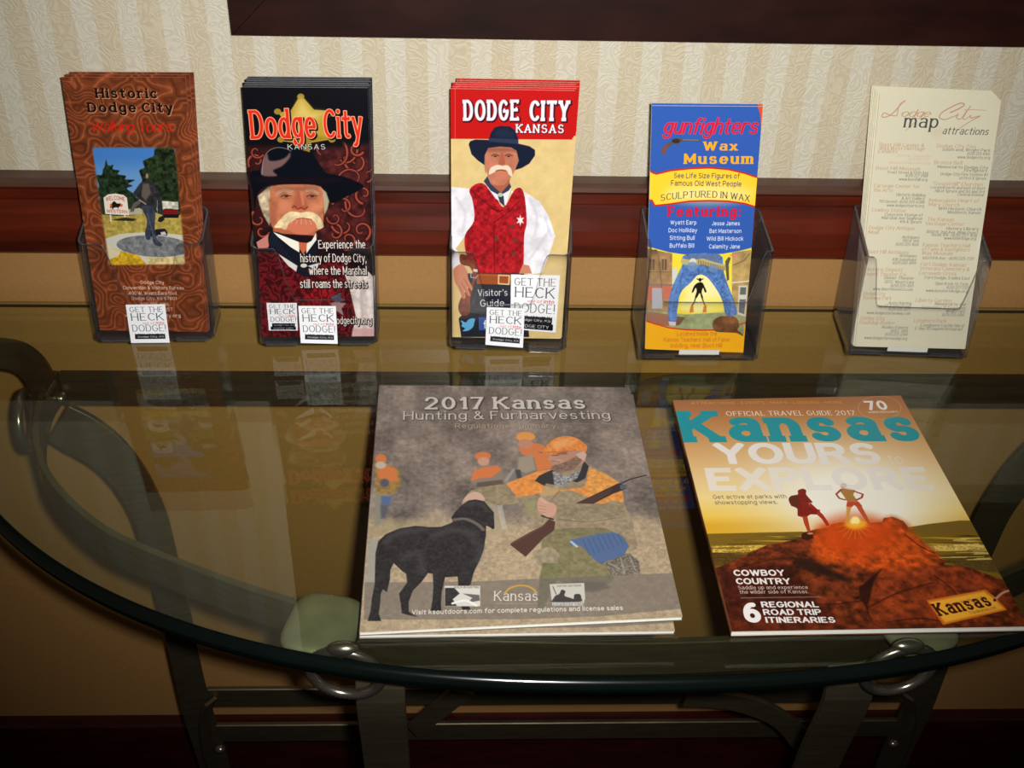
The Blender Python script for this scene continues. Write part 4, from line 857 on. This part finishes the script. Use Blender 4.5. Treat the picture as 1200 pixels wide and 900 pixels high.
    A.poly([(500,770),(530,735),(600,710),(700,740),(800,830),(880,920),(900,1010),(700,1060),(560,960),(500,860)],gn,5,shade=n2)
    A.crop(600,640,5.714)
    A.poly([(170,30),(290,0),(400,110),(340,170),(260,150),(190,110)],(150,132,98),6,shade=n2)
    A.poly([(230,110),(330,110),(360,160),(300,280),(240,420),(200,420),(215,200)],(108,106,60),8,shade=n2)
    A.poly([(330,90),(420,-60),(520,0),(600,100),(650,170),(700,210),(640,260),(520,260),(430,200),(360,140)],gn,6,shade=n2)
    A.poly([(500,-10),(640,-60),(790,0),(770,40),(690,60),(620,120),(560,70)],(60,84,128),4)
    A.poly([(640,110),(720,55),(800,45),(860,100),(870,180),(780,195),(680,190)],(104,94,80),5,shade=(f3,.4))
    for p in ([(740,70),(770,180)],[(800,70),(840,160)],[(660,110),(740,150)]): A.line(p,4,(170,160,140),4,.8)
    A.poly([(430,230),(640,240),(680,280),(560,310),(420,290)],(74,66,48),16,.8)
    A.crop(540,480,5)
    A.poly([(662,765),(690,755),(910,718),(990,790),(985,810),(960,850),(830,890),(780,850),(720,795),(670,792)],(60,92,146),3)
    for k in range(8): A.line([(735+28*k,760-5*k),(775+27*k,850-9*k)],3,(40,62,104),3,.8)
    A.line([(668,772),(700,800)],10,(170,186,206),4)
    # grey band
    A.crop(420,640,6); bd=A.im.copy()
    P=A.T([(40,248),(860,244)]); x0=0; y0=int(P[0,1]); A.crop(600,640,5.714); y1=int(A.T([(600,470)])[0,1])
    mm=np.zeros((H,W),np.float32)
    def bandY(x): return 0
    q=A.T([(870,185),(1075,180),(1130,420),(600,470)]); A.crop(420,640,6); r=A.T([(45,250),(850,246),(1200,512),(40,515)])
    # dog
    dk=(26,24,26)
    band=np.vstack([r[0],r[1],q[0],q[1],q[2],q[3],r[2],r[3]])
    s=A.sdf(band,3); m_=np.clip(.5-s[2],0,1)*.62; A.comp(s[0],s[1],m_,(98,88,82))
    A.crop(420,520,6)
    fur=(fbm(H,W,9,91,3),.8)
    dog=[(125,760),(145,680),(200,630),(300,590),(420,572),(520,582),(600,580),(660,560),(690,545),(678,515),(700,480),(755,425),(800,395),(850,388),(910,400),(945,440),(980,480),(985,590),(960,585),(925,572),(925,640),(910,740),(880,820),(840,900),(820,980),(805,1000),(800,1000),(730,990),(725,930),(635,935),(610,1040),(605,1120),(610,1175),(530,1175),(545,1090),(550,1000),(545,910),(510,905),(470,960),(400,1030),(370,1110),(372,1180),(440,1215),(380,1205),(320,1190),(315,1140),(300,1050),(360,970),(350,910),(320,890),(260,835),(235,880),(232,950),(210,1040),(180,1020),(165,1050),(160,1120),(150,1190),(168,1245),(68,1245),(90,1170),(100,1080),(120,980),(122,860)]
    A.poly(dog,dk,3,shade=fur)
    A.poly([(730,985),(805,985),(800,1000),(790,1110),(820,1165),(760,1165),(740,1100)],dk,3)
    for p,w_ in (([(200,680),(300,620),(480,600)],26),([(560,640),(700,600),(850,640)],30),([(330,800),(440,760),(470,900)],24),([(840,680),(890,720),(860,820)],22),([(770,420),(860,410),(940,460)],16)): A.line(p,w_,(62,58,62),26,.55,sm=True)
    A.line([(700,530),(780,525),(860,560),(905,600)],15,(98,88,80),4,.9,sm=True)
    A.line([(960,580),(975,592)],8,(14,12,14),3)
    # badges and footer
    A.crop(420,640,6)
    A.poly([(630,276),(886,276),(888,420),(632,420)],(214,210,200),2); A.poly([(634,290),(700,290),(740,330),(690,370),(720,418),(634,418)],(34,32,34),3,shade=(f3,.4)); A.poly([(760,330),(880,340),(886,380),(800,395),(830,360)],(90,86,84),4); A.line([(690,400),(780,380),(860,415)],10,(236,236,230),3,sm=True); A.text('WALK-IN HUNTING',(700,294),(878,294),16,(60,60,60),.9)
    A.text('Kansas',(985,382),(1292,382),70,(220,214,200),.9,.5,serif=.4)
    A.line([(1062,328),(1095,295),(1150,276),(1215,278),(1262,300),(1280,325)],8,(202,150,40),2,sm=True); A.line([(990,400),(1290,402)],2,(170,160,146),2,.8)
    A.crop(600,640,5.714)
    A.poly([(280,252),(508,244),(515,350),(500,398),(300,398)],(196,194,180),2); A.poly([(300,360),(320,330),(345,318),(360,290),(385,300),(380,330),(420,345),(440,350),(445,322),(480,320),(490,345),(480,370),(300,372)],(52,46,44),3); A.line([(302,268),(325,320)],3,(60,56,54)); A.text('PASS IT ON',(308,396),(496,394),22,(226,226,220),1.4,serif=.4,layers=[(0,0,.5,(50,46,44))]); A.text('HUNTING AND FISHING',(330,272),(490,268),14,(80,80,76),.9)
    A.crop(400,700,3)
    A.text('Visit ksoutdoors.com for complete regulations and license sales',(256,60),(1000,44),17,(222,214,200),1.15)
    A.crop(430,440,3.75); L=[(.3,.35,.3,(58,48,44))]; w=(206,196,186)
    A.text('2017 Kansas',(262,148),(970,146),54,w,1.5,.9,serif=.6,layers=L)
    A.text('Hunting & Furharvesting',(165,193),(1076,190),36,w,.85,.6,serif=.3,layers=L)
    A.text('Regulations Summary',(400,231),(846,230),21,(176,152,120),.9,layers=[(.2,.3,.2,(60,50,46))])
    A.line([(190,213),(385,213)],2,(150,132,112),2); A.line([(866,212),(1070,210)],2,(150,132,112),2)
    return A
def art_guide():
    A=Art(1100,1430,[(788.5,469),(1055.5,463.5),(1206,734),(858,740)],(200,150,80))
    H,W=A.h,A.w; f1=fbm(H,W,160,51,5); f2=fbm(H,W,24,52,4); f3=fbm(H,W,6,53,2)
    yy=np.linspace(0,1,H)[:,None]; xx=np.linspace(0,1,W)[None]
    st=[(0,(158,98,58)),(.12,(182,124,70)),(.25,(204,156,96)),(.38,(222,186,124)),(.48,(232,204,130)),(.56,(232,190,70)),(.60,(214,160,30)),(1,(214,160,30))]
    ys=[q[0] for q in st]; sky=np.stack([np.interp(yy[:,0],ys,[q[1][k]/255 for q in st]) for k in range(3)],-1)[:,None,:]
    glow=np.exp(-(((xx-.60)/.36)**2+((yy-.50)/.22)**2))[...,None]; glow=np.clip(glow*1.25,0,1)
    im=sky*(1-glow)+col((240,236,220))*glow
    A.im[:]=im
    A.crop(780,455,3.75)
    w=(228,222,214)
    # landscape
    A.crop(820,560,4.615)
    fld=[(0,290),(200,290),(480,282),(560,285),(1110,250),(1200,246),(1500,230),(1500,1300),(-50,1300)]
    A.poly([(-80,296),(540,284),(700,300),(1100,262),(1240,240),(1400,222),(1640,222),(1800,300),(1900,1300),(-100,1300)],(120,92,24),3,sm=False)
    for k in range(46):
        r=np.random.default_rng(k); y=300+ (k/46)**1.5*230+r.random()*10; x=r.random()*1500-60; L=120+r.random()*260
        c=[(190,150,44),(70,52,18),(214,184,80),(96,70,24),(50,38,16)][k%5]; 
        A.poly([(x,y),(x+L*.5,y-3-r.random()*4),(x+L,y+1),(x+L*.6,y+5+r.random()*5)],c,4,.8)
    A.poly([(1120,262),(1300,240),(1440,240),(1560,262),(1500,285),(1200,290)],(116,90,32),6,.9); A.poly([(1230,360),(1500,345),(1560,380),(1260,390)],(206,176,90),10,.9,shade=(f3,.4)); A.poly([(60,360),(330,358),(420,376),(200,400),(70,395)],(200,166,70),8,.9,shade=(f3,.4))
    A.poly([(60,395),(260,410),(160,460),(80,470)],(78,58,22),10,.8,shade=(f3,.4)); A.poly([(1280,410),(1580,400),(1700,520),(1400,480)],(84,66,28),10,.9,shade=(f3,.3))
    for k in range(34):
        r=np.random.default_rng(200+k); y=318+r.random()*120; x=(r.random()*420-60) if k%2 else (1190+r.random()*420)
        A.line([(x,y),(x+60+r.random()*120,y-3)],2+r.random()*4,[(222,190,90),(90,64,22),(232,206,120),(70,50,18)][k%4],3,.8)
    rock=[(85,480),(160,450),(260,400),(360,355),(470,335),(540,320),(545,290),(620,270),(690,262),(700,245),(760,232),(830,240),(900,236),(975,232),(985,210),(1030,203),(1090,225),(1115,255),(1115,295),(1180,320),(1230,380),(1290,430),(1330,440),(1310,465),(1420,470),(1620,540),(1800,600),(2000,1300),(120,1300),(100,640)]
    A.poly(rock,(100,42,18),2.5,shade=(f2,.8))
    A.poly([(700,245),(830,240),(975,232),(1030,203),(1110,240),(1180,330),(1290,430),(1100,520),(800,470),(600,420),(620,280)],(196,76,20),60,.9,shade=(f2,.5))
    A.ell(835,300,210,110,(206,70,14),110,.8)
    A.poly([(900,600),(1000,500),(1200,470),(1450,480),(1600,560),(1500,760),(1100,760),(880,700)],(140,56,24),40,.8,shade=(f2,.5))
    A.poly([(850,590),(980,480),(930,560),(900,700),(860,660)],(34,14,10),12,.8); A.poly([(500,430),(600,440),(760,520),(800,560),(640,520),(520,480)],(30,18,14),30,.8)
    A.poly([(90,500),(400,440),(520,500),(600,640),(700,800),(120,900),(100,640)],(52,18,12),60,.7,shade=(f2,.5))
    for p in ([(900,700),(1060,620),(1260,560)],[(1260,520),(1360,600),(1420,700)],[(880,640),(950,800),(1200,810)],[(1000,780),(1200,760),(1400,800)],[(400,600),(640,680),(880,660)],[(200,480),(420,430),(620,440)],[(1100,300),(1180,360),(1260,400)]): A.line(p,5,(46,16,10),7,.8,sm=True)
    A.poly([(120,760),(700,740),(1100,800),(1700,790),(1700,860),(120,860)],(96,38,18),30,.6,shade=(f2,.5))
    A.poly([(540,300),(600,290),(605,320),(570,330),(545,325)],(60,24,14),4)
    A.ell(835,244,60,26,(250,176,40),30,.9); A.ell(830,226,26,24,(255,236,150),14)
    for a in range(0,11):
        t=math.radians(195-21*a)+math.pi; t=math.radians(-8+19.6*a); A.line([(830,242),(830+105*math.cos(t),242+88*math.sin(t))],3,(252,176,50),4,.7,wd2=.5)
    # two hikers
    red=(150,30,16)
    A.poly([(522,62),(548,52),(566,62),(566,84),(600,125),(580,128),(600,160),(640,170),(590,190),(560,206),(522,196),(518,160),(486,142),(472,110),(484,92),(520,84)],(122,30,20),2,shade=(f3,.25))
    A.poly([(580,120),(612,150),(628,165),(618,172),(590,155)],red,2); A.poly([(472,108),(486,90),(520,84),(530,120),(518,152),(486,145)],(92,40,26),3)
    A.poly([(520,160),(640,165),(640,192),(580,190),(560,206),(522,200)],(128,28,20),2)
    A.poly([(545,200),(572,200),(585,260),(590,285),(575,285),(555,240)],(176,60,34),2); A.poly([(630,168),(655,190),(680,225),(692,250),(676,254),(650,215),(622,190)],(170,44,28),2); A.ell(588,294,16,6,(190,130,90),3)
    A.ell(768,36,18,14,(150,50,30),2); A.poly([(755,52),(800,48),(830,60),(820,85),(846,122),(790,126),(768,90),(750,66)],(170,120,60),2)
    A.line([(755,56),(728,82),(745,104),(776,112)],8,(156,60,36),2); A.line([(826,66),(872,82),(866,100),(838,112)],8,(156,60,36),2)
    A.poly([(786,124),(850,122),(870,148),(838,150),(824,140),(812,152),(782,150)],(190,66,40),2)
    A.poly([(784,148),(810,150),(800,190),(795,235),(778,235),(782,190)],(206,150,70),2); A.poly([(836,148),(866,148),(892,195),(912,238),(896,236),(866,195)],(186,80,44),2)
    # lettering
    A.crop(780,455,3.75)
    A.text('YOURS',(225,328),(950,328),92,w,1.8,1.4,gap=.5)
    A.text('to',(980,326),(1045,326),42,w,.35)
    A.text('EXPLORE',(190,444),(1185,440),100,w,1.9,1.5,gap=.7,a=.82)
    A.text('Kansas',(74,234),(1128,228),136,(14,142,152),2.1,1.3,serif=.75,st=1.3,gap=.6)
    A.text('OFFICIAL TRAVEL GUIDE 2017',(265,120),(832,116),20,(230,216,196),1.1,.6,serif=.4)
    A.text('ATTRACTIONS * EVENTS * MAPS * LODGING * MORE',(112,70),(775,66),11,(196,150,60),1.)
    A.text('70',(884,95),(980,93),40,w,1.9,1.3)
    A.text('ANNIVERSARY',(888,108),(1022,106),9,w,1.); 
    t=np.linspace(0,2*np.pi,40); A.line(np.c_[938+95*np.cos(t),85+50*np.sin(t)],2,(208,180,150),2,.8)
    A.crop(820,560,4.615)
    A.text('Get active at parks with',(70,106),(462,104),22,(110,92,70),.85); A.text('showstopping views.',(80,136),(414,134),22,(110,92,70),.85)
    L=[(0,0,.0,(0,0,0))]
    A.text('COWBOY',(183,524),(455,524),34,(232,226,222),1.8,1.4,gap=.6); A.text('COUNTRY',(196,570),(487,570),34,(232,226,222),1.8,1.4,gap=.6)
    A.text('Saddle up and experience',(206,598),(580,596),20,(214,200,190),1.05,.7,serif=.3); A.text('the wilder side of Kansas.',(214,622),(584,620),20,(214,200,190),1.05,.7,serif=.3)
    A.line([(220,645),(645,640)],5,(120,96,92),2)
    A.text('6',(245,782),(338,782),112,(234,230,228),2.3,1.6)
    for s_,a,b,y in (('REGIONAL',332,640,698),('ROAD TRIP',343,655,740),('ITINERARIES',356,730,783)): A.text(s_,(a,y),(b,y),33,(234,230,228),1.8,1.3,gap=.5)
    A.crop(1000,580,5.145)
    A.poly([(433,632),(790,565),(850,610),(925,690),(535,784)],(210,110,24),4); A.poly([(450,642),(782,578),(838,618),(905,684),(545,768)],(246,176,54),14)
    A.text('Kansas',(515,730),(838,664),78,(64,24,14),1.9,1.1,serif=.8,st=1.)
    A.text('There\'s No Place Like',(565,672),(800,622),20,(110,60,24),.8); A.text('Travelkansas.com',(700,720),(862,684),20,(130,76,30),.8)
    A.line([(850,628),(890,590),(935,572),(950,575)],9,(196,140,110),3,sm=True); A.ell(848,630,9,9,(60,24,14),2)
    return A
# ---------------------------------------------------------------- printed matter materials
def print_mat(name,A,rough=.35,spec=.45,gain=1.,sat=1.,lift=0.):
    A.im=A.im.mean(-1,keepdims=True)*(1-sat)+A.im*sat; A.im=A.im*(1-lift)+lift*.62
    h,w=A.h,A.w; im=bpy.data.images.new(name,w,h,alpha=False); px=np.ones((h,w,4),np.float32); px[...,:3]=np.clip(A.im*gain,0,1)[::-1]
    im.pixels.foreach_set(px.ravel()); im.update(); im.pack()
    m,N,L,b=newmat(name); t=N.new('ShaderNodeTexImage'); t.image=im; t.interpolation='Cubic'; t.extension='EXTEND'
    L.new(t.outputs[0],b.inputs['Base Color']); b.inputs['Roughness'].default_value=rough; b.inputs['Specular IOR Level'].default_value=spec
    return m
M_sticker=print_mat('sticker_print',sticker_art(),.5)
def sheet(name,quad,mats,par,nu=12,nv=16,bulge=0,th=.0003,n=None):
    """thin printed sheet over the quad TL,TR,BR,BL"""
    TL,TR,BR,BL=[np.array(q,float) for q in quad]; V=[];uv=[];F=[]
    if n is None: n=np.cross(TR-TL,BL-TL); n=-n/np.linalg.norm(n)
    for j in range(nv+1):
        for i in range(nu+1):
            u,v=i/nu,j/nv; p=(TL*(1-u)+TR*u)*(1-v)+(BL*(1-u)+BR*u)*v
            V.append(p+n*(bulge*math.sin(math.pi*u)*math.sin(math.pi*v))); uv.append((u,1-v))
    for j in range(nv):
        for i in range(nu): a=j*(nu+1)+i; F.append((a,a+nu+1,a+nu+2,a+1))
    return child(name,V,F,mats,par,uv=uv,smooth=True)
def block(name,quad,vec,mats,par,e=0):
    TL,TR,BR,BL=[np.array(q,float) for q in quad]; c=(TL+TR+BR+BL)/4
    Q=[q+(c-q)*e for q in (TL,TR,BR,BL)]; V=Q+[q+vec for q in Q]
    return child(name,V,[(3,2,1,0),(4,5,6,7),(0,1,5,4),(1,2,6,5),(2,3,7,6),(3,0,4,7)],mats,par)
def panels(q,Nv,body,root,th):
    # the folded leaves behind the cover panel (th in mm)
    for k in range(3): block('inner_panel',[p-Nv*(.0002+k*th/3000) for p in q],-Nv*(th/3000*.88),body,root,.0008*(k%2))
# ---------------------------------------------------------------- brochures in their holders
BF=[(-.2963,.9387,1.97,12.01),(-.139,.9282,2.69,12.86),(.0384,.9300,-.63,11.09),(.2118,.9139,.92,9.88),(.4233,.9182,-5.31,19.73)]
PX=[[(71.5,90.5),(217,91),(243,389),(117,387)],[(283.5,102),(431,103),(440,394),(306,395)],[(528,104),(674,106.5),(657,397),(530,395)],[(764,124),(894,125),(871,413.5),(756,409)],[(1031,111),(1173.5,117),(1131,409),(1002,406)]]
def plane_of(i):
    x,y,rot,lean=BF[i]; rot,lean=R_(rot),R_(lean); c,s=math.cos(rot),math.sin(rot)
    Rv=np.array([c,s,0]); U=np.array([-s*math.sin(lean),c*math.sin(lean),math.cos(lean)]); N_=np.cross(Rv,U)  # points to the viewer
    return np.array([x,y,.008]),Rv,U,N_
ARTS=[art_walking,art_marshal,art_visitor,art_wax,art_map]
BODY=[(176,104,80),(160,160,168),(236,190,170),(238,238,240),(232,226,200)]
# copies behind the front one: (sideways, up, gap) in mm, front to back
COPIES=[[(3.2,2.0,2.6),(6.4,3.4,2.8)],
 [(1.2,.9,2.8),(1.6,1.7,3.0),(.2,2.4,2.9),(2.4,3.2,3.0),(1.2,4.0,2.9),(2.6,4.8,2.9),(3.4,5.6,2.8)],
 [(1.4,1.2,2.8),(3.8,2.4,2.9),(1.4,3.6,2.9),(4.8,4.8,2.8),(5.0,6.2,2.8)],
 [(.4,1.5,2.8)],
 [(-1.4,1.5,2.3),(-2.4,3.0,2.3),(-3.2,4.4,2.3),(-4.2,5.8,2.4),(-5.2,7.2,2.4)]]
NM=['brown leather-patterned brochure with a photo of a bronze statue, front of the leftmost stack','black brochure with a white-moustached man in a black hat, front of its stack','brochure with red header and man in a red vest, front of the middle stack','blue and yellow brochure with legs in jeans on it, front one','cream brochure listing map attractions in orange and grey, front of the rightmost stack']
WH=['leftmost holder','second holder from the left','middle holder','second holder from the right','rightmost holder']
SH=['brown','black','red-headed tan','blue and yellow','cream']
ORD=['second','third','fourth','fifth','sixth','seventh','eighth']
for i in range(5):
    p0,Rv,U,Nv=plane_of(i); quad=[at(x,y,plane=(p0,Nv)) for x,y in PX[i]]
    cover=print_mat(['walking_tour_print','marshal_print','visitor_guide_print','wax_museum_print','map_print'][i],ARTS[i](),.16 if i!=4 else .6,spec=.35)
    body=mat('folded_paper_%s'%SH[i].replace(' ','_').replace('-','_'),BODY[i],.6,var=.12,scale=200,stretch=(1,1,1))
    side=U*0; root0=None; base=(quad[2]+quad[3])/2
    # the lower half of every copy stands on the holder floor
    back=0.; front_root=None
    for k,(dx,du,gp) in enumerate([(0,0,0)]+COPIES[i]):
        back+=gp/1000.; off=-Nv*back+Rv*dx/1000.+U*du/1000.*1.0
        q=[p+off for p in quad]
        # stand on the floor of the holder, between its side walls: only the tops fan out sideways
        fx_=(dx-max(min(dx,1.2),-1.2))/1000.
        for z_ in (2,3): q[z_]=q[z_]-U*du/1000.-Rv*fx_
        if k==0: lab=NM[i]
        elif i==3: lab='blue and yellow brochure showing only its pale top edge behind the front one'
        else: lab='%s brochure mostly hidden, %s from the front in the %s'%(SH[i],ORD[k-1],WH[i])
        if k==0:
            root=thing('brochure',lab,'brochure',tuple((q[2]+q[3])/2),'brochures in the %s'%WH[i]); L0=np.array(((q[2]+q[3])/2))
            sheet('cover_panel',q,cover,root,8,16)
            panels(q,Nv,body,root,2.0)
            front_root=root; mats0=[c.data for c in root.children]
        else:
            root=thing('brochure',lab,'brochure',tuple((q[2]+q[3])/2),'brochures in the %s'%WH[i])
            sheet('cover_panel',q,cover,root,4,4)
            panels(q,Nv,body,root,gp-.35)
# holders
def holder(x,y,rot,W,D,r,hb,he,hn,nh,ear_r,lean,label,group,kind,taper=0):
    root=thing('brochure_holder',label,'brochure holder',(x,y,0),group); root.rotation_euler.z=R_(rot)
    P=[]
    def arc(cx,cy,a0):
        for k in range(6): a=R_(a0+18*k); P.append((cx+r*math.cos(a),cy+r*math.sin(a)))
    hx=W/2
    nfront=48
    arc(-hx+r,r,180)
    for k in range(1,nfront): P.append((-hx+r+(W-2*r)*k/nfront,0))
    arc(hx-r,r,270)
    for k in range(1,8): P.append((hx,r+(D-2*r)*k/8))
    arc(hx-r,D-r,0)
    for k in range(1,10): P.append((hx-r-(W-2*r)*k/10,D))
    arc(-hx+r,D-r,90)
    for k in range(1,8): P.append((-hx,D-r-(D-2*r)*k/8))
    def H(px,py):
        if py<r*.3+1e-6 and abs(px)<hx-r*.5:
            d=abs(px)-nh
            t=min(max(d/ear_r*.5+.5,0),1); t=t*t*(3-2*t); return hn+(he-hn)*t
        t=min(max(py/D,0),1); return he+(hb-he)*t
    nz=8; V=[];F=[]; n=len(P); z0=.0025 if kind=='A' else .001
    for px,py in P:
        h=H(px,py)
        for k in range(nz+1):
            z=z0+(h-z0)*k/nz; V.append((px*(1+taper*z),py+z*math.tan(R_(lean)),z))
    for a in range(n):
        b=(a+1)%n
        for k in range(nz): F.append((a*(nz+1)+k,b*(nz+1)+k,b*(nz+1)+k+1,a*(nz+1)+k+1))
    o=mesh('clear_pocket',V,F,[M_acr,M_acre],root,smooth=True)
    sd=o.modifiers.new('thickness','SOLIDIFY'); sd.thickness=.0022; sd.offset=-1; sd.material_offset_rim=1; sd.use_even_offset=False
    V=[(px*.985,D/2+(py-D/2)*.96+.0003,z0+.0002) for px,py in P]; V2=[(a,b,c+.0022) for a,b,c in V]
    mesh('base_plate',V+V2,[tuple(range(n))[::-1],tuple(range(n,2*n))]+[(k,(k+1)%n,n+(k+1)%n,n+k) for k in range(n)],[M_acr],root)
    fw_=.03 if kind=='A' else .028
    for s in (-1,1):
        V,F=boxVF(s*(hx-.006)-(fw_ if s>0 else 0),s*(hx-.006)+(0 if s>0 else fw_),.0015,.006,0,z0); bevel(mesh('foot',V,F,[M_acre],root),.0008,2)
    if kind=='B':
        V,F=boxVF(-.019,.019,.0035,.0042,.0034,.0085); mesh('white_tab',V,F,[M_white],root)  # narrow white strip just inside the foot of the front wall
    return root
def gl(x,y): return at(x,y,z=0)
HL=['clear smoky acrylic brochure holder with brown brochures, leftmost on the glass table','clear smoky acrylic brochure holder with black brochures, second from left on the glass','clear smoky acrylic brochure holder with red-topped brochures, middle of the row','clear square-cornered acrylic brochure holder with blue and yellow brochures','clear square-cornered acrylic brochure holder with cream map brochures, rightmost']
HB=[((112,402),(250,401),1.5),((307,407),(440,405),1.),((529,410),(661,413),-2.5),((751,421),(887,422),0),((993,417),(1133,419),-3.)]
HO=[]
for i,(a,b,rot) in enumerate(HB):
    A_,B_=gl(*a),gl(*b); c=(A_+B_)/2; W=np.linalg.norm((B_-A_)[:2])
    if i<3: h=holder(c[0],c[1],rot,.1115,.052,.0085,.112,.1005,.049,.0265,.0085,4.5,HL[i],'brochure holders','A')
    else: h=holder(c[0],c[1],rot,.112 if i==3 else .114,.070,.002,.118,.112 if i==3 else .102,.060 if i==3 else .052,.0435,.006,4.5,HL[i],'brochure holders','B')
    HO.append((h,c,rot))
# stickers stuck on the front of the three rounded holders
SP=[[(147.2,357.2),(193.2,356.6),(198.9,401.5),(153.6,402)],[(349.5,358.6),(393.5,358.8),(395.8,403),(352.5,402)],[(570.5,360),(615,361.8),(612.8,407.6),(568.8,404)]]
for i in range(3):
    h,c,rot=HO[i]; r=R_(rot); le=R_(4.5); Rv=np.array([math.cos(r),math.sin(r),0]); U=np.array([-math.sin(r)*math.sin(le),math.cos(r)*math.sin(le),math.cos(le)]); Nv=np.cross(Rv,U)
    q=[at(x,y,plane=(c+Nv*.0006,Nv)) for x,y in SP[i]]
    inv=Matrix.Rotation(-r,4,'Z')
    def loc(p): v=inv@Vector((p[0]-c[0],p[1]-c[1],p[2])); return (v.x,v.y,v.z)
    q=[loc(p) for p in q]; Q=[np.array(p) for p in q]; nn=np.array((0,-1,0))*.0003
    me=mesh('sticker',Q+[p-nn for p in Q],[(3,2,1,0),(4,5,6,7),(0,1,5,4),(1,2,6,5),(2,3,7,6),(3,0,4,7)],[M_sticker],h,uv=[(0,1),(1,1),(1,0),(0,0)]*2)
    me['label']='white printed sticker with black and red lettering'
# ---------------------------------------------------------------- magazines
def magazine(label,quad,t,cover,spine_c,group=None,lift=None,bulge=0,layers=5):
    """quad: top cover corners TL,TR,BR,BL (z = top); lift adds a corner curl"""
    TL,TR,BR,BL=[np.array(q,float) for q in quad]; c=(TL+TR+BR+BL)/4; root=thing('magazine',label,'magazine',(c[0],c[1],min(q[2] for q in quad)-t),group)
    nu,nv=20,26
    def P(u,v,dz=0):
        p=(TL*(1-u)+TR*u)*(1-v)+(BL*(1-u)+BR*u)*v; p=p.copy()
        if lift: p[2]+=lift(u,v)
        p[2]+=bulge*math.sin(math.pi*u)*math.sin(math.pi*v)+dz; return p
    def slab(name,z1,z0,m,e=0,image=False):
        V=[];uv=[];F=[]
        for dz in (z1,z0):
            for j in range(nv+1):
                for i in range(nu+1):
                    u,v=i/nu,j/nv; uu=e+(1-2*e)*u if not image else u; vv=e+(1-2*e)*v
                    V.append(P(u*(1-e) if not image else u,vv,dz)); uv.append((u,1-v))
        K=(nu+1)*(nv+1)
        for j in range(nv):
            for i in range(nu): a=j*(nu+1)+i; F.append((a,a+nu+1,a+nu+2,a+1)); F.append((K+a,K+a+1,K+a+nu+2,K+a+nu+1))
        for i in range(nu): F.append((i,i+1,K+i+1,K+i)); a=nv*(nu+1)+i; F.append((a,K+a,K+a+1,a+1))
        for j in range(nv): a=j*(nu+1); F.append((a,K+a,K+a+nu+1,a+nu+1)); a+=nu; F.append((a,a+nu+1,K+a+nu+1,K+a))
        return child(name,V,F,m,root,uv=uv)
    slab('front_cover',0,-.00022,cover,0,True)
    g=(t-.0006)/layers
    for k in range(layers): slab('page_block',-.0003-k*g,-.0003-(k+.86)*g,M_white,.0015+.0015*((k*7)%3)*.4)
    slab('back_cover',-t+.00025,-t,spine_c)
    # folded spine along the left edge
    V=[];F=[]
    for j in range(nv+1):
        v=j/nv; a=P(0,v,0); b=P(0,v,-t); o=np.array((-.0006,0,0)); V+=[a,a+o+(0,0,-.0003),b+o+(0,0,.0003),b]
    for j in range(nv):
        for k in range(3): a=4*j+k; F.append((a,a+1,a+5,a+4))
    child('spine',V,F,spine_c,root,smooth=True)
    return root
M_hunt=print_mat('hunting_cover_print',art_hunting(),.45,sat=.84,lift=.14); M_guide=print_mat('travel_guide_print',art_guide(),.3)  # lift and lower sat put the flash's washed-out glare into the hunting cover colours
M_hsp=mat('hunting_spine',(120,112,104),.5,var=.3,scale=60); M_gsp=mat('guide_spine',(120,70,36),.35,var=.5,scale=25)
hq=[(444.8,451.5),(738,454),(800,723),(421.5,741)]
q=[at(x,y,z=zz) for (x,y),zz in zip(hq,(.0078,.0078,.0120,.0078))]
lo=[p.copy() for p in q]; 
for p in lo: p[2]=.0040
lo[2]=at(791,739.5,z=.0040); lo[1]=at(742,462,z=.0040); lo[3]=at(421.5,744.5,z=.0040); lo[0]=at(445.5,455.5,z=.0040)
magazine('hunting regulations magazine lying underneath the other copy, only its lower edge showing',lo,.0037,M_hunt,M_hsp,'hunting regulations magazines',None,0,3)
magazine('hunting regulations magazine with kneeling hunter and black dog, on top of its copy',q,.0037,M_hunt,M_hsp,'hunting regulations magazines',None,.0004,4)
gq=[(788.5,469),(1055.5,463.5),(1206,734),(858,740)]
q=[at(x,y,z=.0060) for x,y in gq]
magazine('glossy orange travel guide magazine with two hikers on a rock at sunset',q,.0055,M_guide,M_gsp,None,None,.0004,5)
